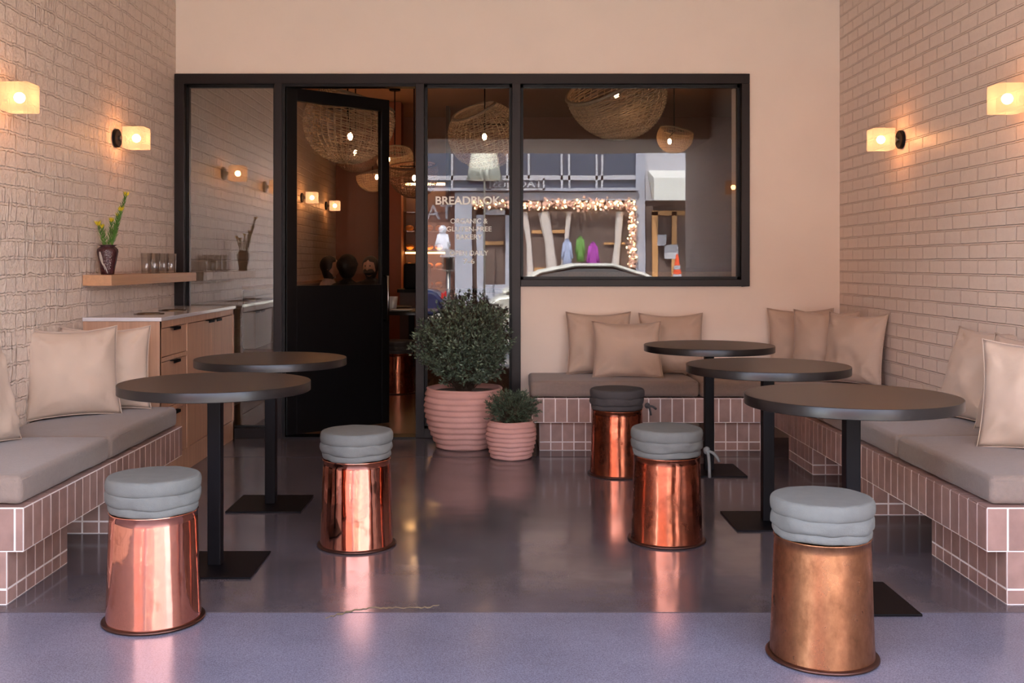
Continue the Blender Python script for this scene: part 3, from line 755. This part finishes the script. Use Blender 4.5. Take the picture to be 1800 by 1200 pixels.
dup(sl1, (L_+.001, 12.1, 2.0), 0, 'glowing cube sconce inside on the brick wall, left one seen through the door')
dup(sl1, (L_+.001, 13.8, 2.0), 0, 'glowing cube sconce inside on the brick wall, right one seen through the door')
sr1 = make_sconce(1, 'glowing frosted cube sconce cut by the right edge of the photo', 'wall sconces'); sr1.location = (R_-.001, 4.70, 1.978)
dup(sr1, (R_-.001, 6.25, 1.978), 0, 'glowing frosted cube sconce on the right brick wall, farther from the camera')

# ------------------------------------------------------------------ planters
def ribbed_pot(name, label, x, y, rb, rmax, rt, h, nr, seed):
    t = thing(name, label, 'plant', (x, y, 0))
    p = MB(); prof = [(0, 0), (rb, 0)]
    for k in range(nr):
        for q in range(6):
            f_ = (k+q/6)/nr; env = rb+(rmax-rb)*math.sin(min(1, f_*1.35)*PI/2)-(rmax-rt)*max(0, (f_-.6)/.4)**2
            prof.append((env+.017*(1-(q/6))**.6*(1 if q else .35), h*.96*f_+.002))
    prof += [(rt+.006, h*.965), (rt+.010, h*.985), (rt+.004, h), (rt-.012, h), (rt-.016, h-.03)]
    p.lathe(prof, 72, cap=False, wob=lambda a, i, z: (.003*noise.noise(Vector((math.cos(a)*2, math.sin(a)*2, z*20+seed))), .006*noise.noise(Vector((math.cos(a)*1.5+seed, math.sin(a)*1.5, z*6))) if i > 1 else 0))
    p.build('pot', M['terra'], t, smooth=True)
    s_ = MB(); s_.lathe([(rt-.012, h-.03), (0, h-.022)], 40, cap=False, wob=lambda a, i, z: (0, .004*noise.noise(Vector((a*5, i, 0))))); s_.build('soil', M['soil'], t, smooth=True)
    return t
def bush(t, cx, cy, cz, rx, ry, rz, nspr, nleaf, ll, lw, mt, seed, root_z, spiky=0):
    global rr
    rr = random.Random(seed); tw = MB(); lf = MB()
    for k in range(nspr):
        # sprig tips spread over the ball with uneven radius
        zz = rr.uniform(-.85, 1); a = rr.uniform(0, 2*PI); r_ = math.sqrt(1-zz*zz)
        d_ = Vector((r_*math.cos(a), r_*math.sin(a), zz))
        rad_ = .80+.22*noise.noise(d_*2.3+Vector((seed, 0, 0)))+rr.uniform(-.10, .09)+(rr.random() < .05)*rr.uniform(.05, .16)
        tip = Vector((cx+d_.x*rx*rad_, cy+d_.y*ry*rad_, cz+d_.z*rz*rad_))
        root = Vector((cx*.3+rr.uniform(-.04, .04), cy*.3+rr.uniform(-.04, .04), root_z))
        mid = root.lerp(tip, .55)+Vector((rr.uniform(-.05, .05), rr.uniform(-.05, .05), .06))*(rx/.3)
        pts = []
        for q in range(7):
            f_ = q/6; pts.append(root*(1-f_)**2+mid*2*f_*(1-f_)+tip*f_*f_)
        tw.tube(pts, [.0022*(1-.6*q/6) for q in range(7)], 3, cap=False)
        for q in range(nleaf):
            f_ = 1-rr.random()**1.3*.55; i = min(5, int(f_*6)); p = pts[i].lerp(pts[i+1], f_*6-i)
            tg = (pts[i+1]-pts[i]).normalized(); o_ = Vector((rr.uniform(-1, 1), rr.uniform(-1, 1), rr.uniform(-.6, 1)))
            leaf(lf, p+o_*.004, tg*(.5+spiky)+o_, rr.uniform(.7, 1.3)*ll, lw)
    tw.build('twigs', M['twig'], t); lf.build('foliage', mt, t, recalc=False)
P1 = ribbed_pot('potted_shrub', 'large ribbed terracotta pot with round bushy shrub by the doorway', -.225, 7.03, .175, .262, .248, .40, 10, 1)
bush(P1, 0, -.02, .70, .375, .30, .355, 640, 17, .027, .014, M['leaf'], 11, .36)
P2 = ribbed_pot('potted_rosemary', 'small ribbed terracotta pot with trailing dark rosemary beside the back bench', .085, 6.64, .118, .150, .132, .235, 8, 2)
bush(P2, .01, 0, .315, .20, .16, .135, 170, 26, .021, .0055, M['leaf2'], 23, .20, spiky=.5)

# ------------------------------------------------------------------ floor crack
ck = MB(); rr = random.Random(9); pts = []
for k in range(40):
    f_ = k/39; px = 572+f_*200; py = 1087-f_*30-7*math.sin(f_*5)+rr.uniform(-1.5, 1.5)
    dd = 1.235*1830/(py-463); wd = .004+.018*abs(math.sin(f_*9))**2*(1-f_*.6)
    pts.append(((px-875)*dd/1830, dd, wd))
vs = []; fs = []
for (x, y, wd) in pts: vs += [(x, y-wd/2, .0004), (x, y-wd/4, .0022), (x, y+wd/4, .0022), (x, y+wd/2, .0004)]
for k in range(len(pts)-1):
    for q in range(3): fs.append((4*k+q, 4*k+4+q, 4*k+5+q, 4*k+1+q))
ck.add(vs, fs); struct(ck.build('trim_5', M['crack']))

# ------------------------------------------------------------------ interior: basket pendants
def basket_mesh(seed, amp, base, nrib=40, nring=36):
    rib = MB(); ring = MB()
    def P(a, t, off=0):
        ph = t*(base+amp*math.cos(a)); s = 1+off
        sw = 1+.10*math.cos(a-2.1)*t
        return Vector((math.sin(ph)*math.cos(a)*s*sw, math.sin(ph)*math.sin(a)*s*.92, -math.cos(ph)*.92*s))
    for k in range(nrib):
        a = 2*PI*k/nrib; rib.tube([P(a, .05+.95*q/20, .0) for q in range(21)], .0105, 4, cap=False)
    for k in range(nring):
        t = .07+.93*k/(nring-1); n = 2*nrib
        pts = [P(2*PI*q/n, t+.006*math.sin(k*1.7+q*.5), .014*(1 if (q+k) % 2 else -1)) for q in range(n)]
        ring.tube(pts+[pts[0]], .0115, 4, cap=False)
    ring.tube([P(2*PI*q/120, 1.0, 0) for q in range(121)], .042, 6, cap=False)
    return rib, ring
protos = {}
CEI = 3.30
def pendant(x, y, z, R, rot, tilt, kind, label, bulb=(0, 0, -.15), dark=False):
    t = thing('basket_pendant', label, 'pendant lamp', (x, y, z), 0, 'woven basket pendants inside')
    if kind not in protos:
        amp, base = {'a': (.42, 2.25), 'b': (.25, 1.95), 'c': (.78, 1.98), 'd': (.2, 2.5)}[kind]; a, b = basket_mesh(1, amp, base)
        protos[kind] = (a, b)
    a, b = protos[kind]
    rm = M['rattan2'] if dark else M['rattan']
    for src, nm in ((b, 'woven_shade'), (a, 'ribs')):
        c = MB(); c.v = list(src.v); c.f = list(src.f)
        o = c.build(nm, rm, t); o.scale = (R, R, R); o.rotation_euler = (tilt, 0, rot)
    h = MB(); h.tube([(0, 0, R*.15), (0, 0, CEI-z-.02)], .007, 6); h.build('cord', M['black'], t)
    h = MB(); h.tube([(-R*.55, 0, R*.3), (R*.55, 0, R*.3)], .006, 6); h.tube([(0, 0, R*.3), (bulb[0]*R, bulb[1]*R, bulb[2]*R+.05)], .007, 6); h.build('crossbar', M['black'], t)
    h = MB(); h.lathe([(0, CEI-z-.025), (.065, CEI-z-.025), (.065, CEI-z), (0, CEI-z)], 24, cap=False); h.build('ceiling_canopy', M['black'], t)
    h = MB(); h.sphere((bulb[0]*R, bulb[1]*R, bulb[2]*R), .022, 12, 8, (1, 1, 1.5)); h.build('bulb', M['bulb_in'], t, smooth=True)
def pp(px, py, d): return ((px-875)*d/1830, d, 1.235+(463-py)*d/1830)
pendant(*pp(611, 215, 9.3), .40, rad(180), 0, 'a', 'big woven basket pendant seen through the open door glass', bulb=(.1, -.3, -.35))
pendant(*pp(625, 262, 11.2), .27, rad(40), .2, 'b', 'woven basket pendant behind and below the big one at the door', dark=True)
pendant(*pp(694, 278, 12.3), .235, rad(-90), .1, 'b', 'orange glowing basket pendant hanging in the open doorway gap', bulb=(-.3, -.4, -.1))
pendant(*pp(655, 312, 13.4), .20, rad(0), 0, 'b', 'small glowing basket pendant low at the edge of the door glass', bulb=(.3, -.3, 0))
pendant(*pp(728, 306, 11.6), .29, rad(60), .1, 'b', 'dark wide basket pendant low beside the narrow window frame', dark=True)
pendant(*pp(852, 238, 10.5), .37, rad(-25), .5, 'd', 'pointed basket pendant behind the narrow lettered window', bulb=(0, -.5, -.1))
pendant(*pp(1087, 162, 8.9), .44, rad(41), 0, 'c', 'largest basket pendant behind the wide window, mouth open to the left', bulb=(-.1, -.6, -.15))
pendant(*pp(1185, 240, 12.0), .21, rad(200), 0, 'b', 'small basket pendant right of the largest one in the wide window', bulb=(-.3, -.3, -.3))

# interior furniture
bq = thing('banquette', 'dark brown banquette along the inner brick wall', 'bench', (0, 0, 0))
MB().rbox(L_+.002, L_+.5, 9.3, 14.6, .35, .47, .03, n=6).build('seat', M['brown'], bq, smooth=True)
MB().box(L_+.002, L_+.46, 9.3, 14.6, 0, .35).build('base', M['brown'], bq)
MB().rbox(L_+.002, L_+.12, 9.3, 14.6, .47, 1.0, .02, n=6).build('backrest', M['brown'], bq, smooth=True)
MB().box(L_+.002, L_+.1, 9.3, 14.6, 1.0, 1.03).build('top_rail', M['oakh'], bq)
tag(MB().box(-1.52, -1.235, 13.3, 13.6, 0, 3.3).build('pillar', M['terrac']), 'orange terracotta pillar inside, seen through the open doorway', 'pillar')
dc = thing('display_case', 'lit pastry display case inside beyond the doorway', 'display case', (-1.0, 13.9, 0))
m = MB(); m.box(-.26, -.24, -.2, .2, 0, 2.35); m.box(.32, .36, -.25, .2, 0, 3.3); m.box(-.24, .32, .18, .2, 0, 2.35); m.box(-.24, .32, -.2, .2, 2.3, 2.35); m.box(-.24, .32, -.2, .2, 0, .9); m.build('case_body', M['brown'], dc)
for z in (1.15, 1.4, 1.65, 1.9):
    MB().box(-.24, .32, -.2, .18, z, z+.015).build('glass_shelf', M['tumbler'], dc)
MB().box(-.22, .3, -.15, -.12, 2.27, 2.295).build('strip_light', emit('case_strip', (255, 190, 120), 9), dc)
MB().box(-.22, .3, -.15, -.12, 1.365, 1.385).build('strip_light', emit('case_strip_low', (255, 170, 90), 6), dc)
rr = random.Random(4); k = 0
for z, sn in ((.915, 'bottom'), (1.165, 'second lowest'), (1.415, 'second highest'), (1.665, 'top')):
    for q in range(4):
        b = MB(); b.sphere((0, 0, .04), .055, 12, 8, (1, 1.2, .72)); k += 1
        o = b.build('bread_loaf', M['bread'], None, smooth=True); o.location = (-1.17+q*.13, 13.83+rr.uniform(-.04, .04), z+.001)
        tag(o, 'small round loaf, %s on the %s shelf of the lit display case' % (('leftmost', 'second from left', 'third from left', 'rightmost')[q], sn), 'bread', 'loaves in the display case')
pot = thing('white_pot', 'white tapered pot standing on the inside table in the doorway gap', 'pot', (-1.10, 10.82, .752))
MB().lathe([(0, 0), (.045, 0), (.065, .14), (.06, .14), (.042, .008), (0, .008)], 24, cap=False).build('pot_body', M['white'], pot, smooth=True)
o = MB().lathe([(0, 0), (.08, 0), (.12, .015), (.118, .018), (0, .006)], 28, cap=False).build('plate', M['white'], None, smooth=True); o.location = (-.98, 10.62, .752); tag(o, 'white plate in front of the white pot on the inside table', 'plate')
cg = thing('coffee_machine', 'dark coffee machine on the counter behind the doorway', 'coffee machine', (-1.0, 12.98, .92))
MB().rbox(-.16, .16, -.15, .15, 0, .32, .03, n=4).build('machine_body', M['black'], cg, smooth=True)
MB().tube([(.1, -.16, .2), (.1, -.22, .2), (.1, -.22, .12)], .012, 6).build('spout', M['steel'], cg, smooth=True)
ct = thing('service_counter', 'dark service counter inside with brown front beyond the doorway', 'counter', (0, 0, 0))
MB().box(-1.2, 1.8, 12.75, 13.2, 0, .88).build('counter_body', M['brown'], ct); MB().box(-1.23, 1.83, 12.72, 13.23, .88, .92).build('counter_top', M['black'], ct)
rl = MB(); rl.box(.35, 4.2, 12.0, 12.06, 1.08, 1.14); rl.box(.4, .46, 12.0, 12.06, .0, 1.08); rl.box(3.0, 3.06, 12.0, 12.06, 0, 1.08)
tag(rl.build('wood_rail', M['oakh']), 'pale wooden rail inside seen low through the wide window', 'rail')

# people at the inside table
def person(x, y, yaw, label, hairm, shirtm, hscale=1.0, mask=False, curly=False):
    t = thing('person', label, 'person', (x, y, 0), yaw)
    V = []; E = []; Rr = []
    def J(p, r, par=None):
        V.append(p); Rr.append(r); i = len(V)-1
        if par is not None: E.append((par, i))
        return i
    pel = J((0, 0, .55), .13); ch = J((0, .03, .82), .14, pel); sh_ = J((0, .02, .96), .11, ch); nk = J((0, .01, 1.06), .05, sh_); hd0 = J((0, -.01, 1.10), .045, nk)
    for s_ in (-1, 1):
        s1 = J((s_*.17, .02, .97), .055, sh_); el = J((s_*.24, -.10, .76), .042, s1); wr = J((s_*.12, -.34, .785), .027, el); pm = J((s_*.09, -.40, .785), .03, wr)
        for q in range(4):
            f1 = J((s_*(.09-.025+q*.017), -.45, .787), .009, pm); J((s_*(.09-.028+q*.018), -.485-.004*(q % 2), .780), .0075, f1)
        th = J((s_*.055, -.41, .79), .010, pm); J((s_*.035, -.44, .785), .008, th)
        hp = J((s_*.10, -.02, .52), .09, pel); kn = J((s_*.12, -.42, .52), .065, hp); an = J((s_*.12, -.44, .10), .042, kn); J((s_*.12, -.58, .05), .035, an)
    me = bpy.data.meshes.new('body'); me.from_pydata(V, E, []); o = bpy.data.objects.new('body', me); C.objects.link(o); o.parent = t
    sk = o.modifiers.new('skin', 'SKIN'); sd = o.modifiers.new('sub', 'SUBSURF'); sd.levels = sd.render_levels = 1
    for i, v_ in enumerate(me.skin_vertices[0].data): v_.radius = (Rr[i], Rr[i]); v_.use_root = (i == 0)
    me.materials.append(shirtm)
    h = MB(); h.sphere((0, -.015, 1.19), .1, 24, 18, (.80, .98, 1.16))
    nv = []
    for (a, b, c) in h.v:
        f_ = Vector((a, b+.015, c-1.19))
        if f_.y < -.06:
            f_.y += .012*abs(f_.x)/.06
            f_.y -= .022*math.exp(-(f_.x/.013)**2-((f_.z+.012)/.022)**2)
            f_.y += .008*math.exp(-((abs(f_.x)-.03)/.014)**2-((f_.z-.018)/.012)**2)
            f_.y -= .006*math.exp(-(f_.x/.022)**2-((f_.z+.055)/.008)**2)
        if f_.z < -.04: f_.x *= 1+(f_.z+.04)*3.2
        nv.append((f_.x, f_.y-.015, f_.z+1.19))
    h.v = nv
    for s_ in (-1, 1): h.sphere((s_*.081, 0, 1.185), .02, 8, 6, (.4, .8, 1.3))
    ho = h.build('head', M['skin'], t, smooth=True)
    e = MB()
    for s_ in (-1, 1): e.sphere((s_*.03, -.098, 1.207), .009, 8, 6)
    e.build('eyes', M['hair'], ho, smooth=True)
    hr = MB(); n = 40
    hr.sphere((0, .012, 1.215), .105*hscale, n, 24, (.92, 1.02, 1.05)); nv = []
    for (a, b, c) in hr.v:
        if b < -.055 and c < 1.255 and not curly: b = -.055+(b+.055)*.1
        if curly: q = Vector((a, b, c))*22; k_ = 1+.12*noise.noise(q); a *= k_; b = (b-.012)*k_+.012; b = max(b, -.07)
        if c < 1.15 and b > -.05: c = 1.15-(1.15-c)*(3.0 if not curly else 1.5)
        nv.append((a, b, c))
    hr.v = nv; hr.build('hair', hairm, t, smooth=True)
    if mask: MB().sphere((0, -.052, 1.142), .072, 20, 12, (.93, .9, .68)).build('face_mask', M['mask'], t, smooth=True)
    return t
person(*pp(611, 0, 11.1)[:2], rad(172), 'person with big dark curly hair seen from behind through the door glass', M['hair'], M['shirtd'], 1.12, curly=True)
person(*pp(580, 0, 12.0)[:2], rad(78), 'person with dark hair and pale top at the left of the inside table', M['hair'], M['shirt'], 1.0)
person(*pp(651, 0, 12.35)[:2], rad(-12), 'person with long dark hair and a dark mask facing out at the inside table', M['hairb'], M['shirtd'], 1.02, mask=True)

# ------------------------------------------------------------------ the street behind the camera (seen in the glass)
FY = -15.0; k_ = 29.8/1830
def sx(px): return (px-875)*k_
def sz(py): return 1.235+(463-py)*k_
struct(MB().box(-30, 34, -11.0, -2.6, -.35, -.18).build('floor_road', M['asphalt']))
struct(MB().box(-30, 34, FY, -11.0, -.35, -.06).build('floor_far_pavement', M['pavement']))
white = mat('facade_white', (168, 166, 174), .7); grey = mat('facade_grey', (84, 86, 96), .7); brn = mat('facade_brown', (120, 84, 74), .8); dkg = mat('shop_glass', (34, 34, 38), .08); shopin = mat('shop_interior_reflections', (92, 76, 70), .6, var=.5, vscale=1.2)  # shop recess: window reflections painted in as mottled mid-tones
lgrey = mat('column_grey', (152, 154, 168), .6); upper = mat('upper_window', (60, 66, 86), .15); awn = mat('awning_white', (200, 200, 196), .8); doorwood = mat('door_wood', (176, 130, 84), .5); crm = mat('facade_cream', (206, 196, 180), .8)  # upper window: bluish sky reflection put into its base colour
bf = thing('shop_building', 'white shopfront building across the street, seen only in the window reflection', 'building', (0, 0, 0))
MB().box(-16, 18, FY-6, FY-.3, -.06, 7.0).build('wall', brn, bf)
m = MB(); m.box(sx(805), sx(1247), FY-.3, FY-.05, sz(510), 6.2); m.build('shop_recess', shopin, bf)
m = MB(); m.box(sx(808), sx(1120), FY-.05, FY+.15, sz(352), sz(338)); m.box(sx(800), sx(830), FY-.05, FY+.12, -.06, sz(338)); m.box(sx(1118), sx(1134), FY-.05, FY+.12, -.06, 6.0); m.box(sx(660), sx(1122), FY-.05, FY+.3, sz(336), sz(331)); m.build('fascia_beam', lgrey, bf)
m = MB(); m.box(sx(1122), 18, FY-.05, FY+.05, sz(352), 7.2); m.build('white_wall', white, bf)
m = MB(); m.prism([(FY+.05, sz(300)), (FY+1.1, sz(318)), (FY+1.1, sz(355)), (FY+.9, sz(355)), (FY+.05, sz(310))], sx(1140), sx(1260), 'x'); m.build('awning', awn, bf)
MB().box(sx(700), sx(1122), FY-.2, FY-.02, sz(331), 6.2).build('upper_window', upper, bf)
m = MB()
for px in (795, 892, 930, 987, 1000, 1048, 1058): m.box(sx(px)-.03, sx(px)+.03, FY, FY+.06, sz(332), sz(270))
m.box(sx(700), sx(1122), FY, FY+.06, sz(316), sz(308)); m.build('balcony_post', white, bf)
m = MB(); x0, x1 = sx(838), sx(900)
m.box(x0, x0+.2, FY, FY+.12, -.06, sz(368)); m.box(x1-.2, x1, FY, FY+.12, -.06, sz(368)); m.box(x0, x1, FY, FY+.12, sz(378), sz(368)); m.box(x0+.2, x1-.2, FY, FY+.12, -.06, sz(500)); m.build('shop_door', lgrey, bf)
m = MB(); x0, x1 = sx(1146), sx(1224)
for a, b in ((x0, x0+.16), (x0+.56, x0+.7), (x1-.16, x1)): m.box(a, b, FY, FY+.1, -.06, sz(372))
m.box(x0, x1, FY, FY+.1, sz(378), sz(370)); m.box(x0, x1, FY, FY+.1, -.06, .5); m.build('wooden_door', doorwood, bf)
m = MB(); x0 = sx(1155); m.box(x0, x0+.25, FY+.1, FY+.11, sz(432), sz(412)); m.box(x0+.2, x0+.6, FY+.1, FY+.11, sz(455), sz(430)); m.build('notice', white, bf)
m = MB(); x0, x1, z0, z1 = sx(860), sx(956), sz(335), sz(315)
for bx in ((x0, x1, z0, z0+.05), (x0, x1, z1-.05, z1), (x0, x0+.05, z0, z1), (x1-.05, x1, z0, z1)): m.box(bx[0], bx[1], FY+.3, FY+.36, bx[2], bx[3])
m.build('sign_frame', white, bf)
MB().box(x0, x1, FY+.28, FY+.3, z0, z1).build('sign_board', grey, bf)
o = text_obj('TAGINGS', .28, white, ((sx(866)+sx(952))/2, FY+.31, (z0+z1)/2), (PI/2, 0, PI), bf, 'sign_lettering', .004, .01)
wd = max(v.co.x for v in o.data.vertices)-min(v.co.x for v in o.data.vertices); o.scale = ((sx(952)-sx(866))/wd, 1, 1)
text_obj('TAG', .62, white, (sx(796), FY-.28, sz(373)), (PI/2, 0, PI), bf, 'wall_lettering', .004, .02, 'LEFT')
rr = random.Random(8); gl = MB(); gl2 = MB()
for k in range(900):
    if rr.random() < .72: px = rr.uniform(830, 1115); py = 360+rr.gauss(0, 4.2)
    else: px = 1111+rr.gauss(0, 3); py = rr.uniform(362, 470)
    (gl if rr.random() < .8 else gl2).sphere((sx(px), FY+.2+rr.uniform(0, .12), sz(py)), rr.uniform(.025, .05), 5, 4)
ga = gl.build('flower_garland', mat('garland_blossom', (216, 170, 150), .7, island=.3)); tag(ga, 'pale blossom garland round the shop window across the street, seen in reflection', 'garland', kind='stuff')
gl2.build('fairy_lights', emit('fairy_light', (255, 214, 150), 14), ga)
m = MB()
for a, b, w_ in ((922, 934, .10), (955, 974, .16), (1000, 986, .08), (1090, 1078, .12), (1232, 1212, .14), (1244, 1240, .1)):
    m.tube([(sx(a), FY+.05, sz(372)), (sx((a+b)/2+2), FY+.07, sz(430)), (sx(b), FY+.05, sz(500))], [w_, w_*.8, w_*1.2], 8)
cu_ = m.build('shop_curtain', mat('curtain', (190, 180, 176), .8), bf)
m = MB()
for a, b, c, d in ((935, 1000, 410, 404), (1062, 1100, 430, 426), (850, 885, 430, 424), (940, 1110, 470, 478)): m.box(sx(a), sx(b), FY-.04, FY+.02, sz(max(c, d)), sz(min(c, d)))
m.build('shop_shelf', doorwood, bf)
# clothes in the shop windows
def cloth(px, py0, py1, wpx, col, label, hood=False):
    b = MB(); h_ = (py1-py0)*k_; w_ = wpx*k_/2
    b.lathe([(0, 0), (w_*.9, 0), (w_, h_*.3), (w_*.9, h_*.75), (w_*.35, h_*.95), (0, h_)], 16, cap=False, wob=lambda a, i, z: (.03*math.sin(5*a), 0)); b.v = [(x, y*.35, z) for x, y, z in b.v]
    if hood: b.sphere((0, 0, h_+.06), .12, 10, 8)
    for s_ in (-1, 1): b.tube([(s_*w_*.6, 0, h_*.85), (s_*w_*1.15, 0, h_*.3)], .05, 8)
    o = b.build('display_garment', mat('cloth', col, .8), None, smooth=True); o.location = (sx(px), FY+.42, sz(py1)); tag(o, label, 'garment')
cloth(780, 408, 446, 20, (214, 216, 230), 'pale hooded top shown in the shop across the street, in reflection', True)
cloth(1040, 425, 480, 16, (150, 60, 150), 'purple dress shown in the shop across the street, in reflection')
cloth(995, 420, 470, 14, (150, 160, 190), 'pale blue dress shown in the shop across the street, in reflection')
cloth(1018, 415, 460, 12, (96, 140, 70), 'green garment shown in the shop across the street, in reflection')
# closed striped umbrella on the terrace above
b = MB(); b.lathe([(0, 0), (.42, 0), (.36, .4), (.22, 1.3), (.05, 1.6), (0, 1.6)], 28, cap=False, wob=lambda a, i, z: (.06*math.cos(14*a), 0))
o = b.build('folded_umbrella', mat('umbrella_cloth', (206, 210, 200), .8), None, smooth=True); o.location = (sx(852), FY+.9, sz(320)); tag(o, 'closed pale patio umbrella above the shop across the street, in reflection', 'umbrella')
pl = MB().tube([(sx(852), FY+.9, -.06), (sx(852), FY+.9, sz(320))], .03, 8); pl.v = [(v[0]-sx(852), v[1]-FY-.9, v[2]-sz(320)) for v in pl.v]; pl.build('umbrella_pole', M['steel'], o)
# cars
def car(x, y, label, paint, flip=1):
    t = thing('parked_car', label, 'car', (x, y, -.18), 0 if flip > 0 else PI)
    body = MB(); n = 24; L2 = 2.15
    low = [(-L2, .35), (-L2, .65), (-1.9, .82), (-1.3, .9), (1.05, .92), (1.95, .78), (L2, .6), (L2, .35), (1.9, .22), (-1.9, .22)]
    body.prism(low, -.86, .86, 'y'); body.build('car_body', paint, t, bevel=.06, smooth='auto')
    cab = MB(); prof = [(-1.75, .88), (-1.1, 1.24), (-.5, 1.36), (.2, 1.36), (.75, 1.18), (1.3, .9)]
    vs = [(px_, -.8 if z < 1 else -.62, z) for px_, z in prof]+[(px_, .8 if z < 1 else .62, z) for px_, z in prof]
    n = len(prof); cab.add(vs, [tuple(range(n)), tuple(range(n, 2*n))[::-1]]+[(i, i+1, n+i+1, n+i) for i in range(n-1)])
    cab.build('car_cabin', dkg, t, bevel=.04, smooth='auto')
    rf = MB(); rp = [(-1.8, .88), (-1.12, 1.26), (-.5, 1.385), (.2, 1.385), (.78, 1.2), (1.36, .89)]
    for s_ in (-1, 1): rf.tube([(a, s_*(.80 if z < 1 else .63), z) for a, z in rp], .035, 6)
    rf.box(-.55, .25, -.62, .62, 1.355, 1.39); rf.build('car_roof', paint, t, smooth='auto')
    for wx in (-1.35, 1.35):
        for s_ in (-1, 1):
            wh = MB(); wh.lathe([(0, -.1), (.3, -.1), (.33, -.06), (.33, .06), (.3, .1), (0, .1)], 28, cap=False); wh.xf(Matrix.Translation((wx, s_*.78, .33)) @ Matrix.Rotation(PI/2, 4, 'X')); wh.build('wheel', M['black'], t, smooth='auto')
    for s_ in (-1, 1): MB().box(L2-.04, L2+.02, s_*.7-.14, s_*.7+.14, .62, .74).build('tail_light', mat('tail_red', (190, 30, 24), .3), t)
car(1.9, -4.6, 'silver car parked at the near kerb, seen only in the wide window reflection', mat('paint_silver', (214, 212, 202), .25, metal=.3))
car(-3.4, -9.6, 'dark blue car parked across the street, seen only in reflection', mat('paint_blue', (30, 36, 70), .2))
pm = thing('parking_meter', 'white-topped parking meter at the kerb, seen only in reflection', 'parking meter', (-.82, -2.4, -.001))
MB().tube([(0, 0, 0), (0, 0, 1.12)], .035, 12).build('post', M['steel'], pm, smooth=True)
MB().rbox(-.1, .1, -.07, .07, 1.1, 1.36, .04, n=4).build('meter_head', M['steel'], pm, smooth=True)
MB().prism([(-.14, 1.34), (.14, 1.34), (.09, 1.46), (-.05, 1.48)], -.08, .08, 'y').build('meter_cap', white, pm)
ub = thing('utility_box', 'grey utility box on the street, seen only in reflection', 'box', (3.75, -6.9, -.18))
MB().box(-.3, .3, -.25, .25, 0, .95).build('box_body', lgrey, ub)
cn = thing('traffic_cone', 'orange traffic cone with white bands on the grey box, seen only in reflection', 'traffic cone', (3.75, -6.9, .77))
org = mat('cone_orange', (232, 84, 40), .5)
MB().lathe([(.17, 0), (.17, .02), (.12, .02), (.02, .66), (0, .66)], 24, cap=False).build('cone_body', org, cn, smooth='auto')
MB().lathe([(.100, .16), (.088, .24)], 24, cap=False).build('cone_band', white, cn); MB().lathe([(.074, .34), (.062, .42)], 24, cap=False).build('cone_band', white, cn)
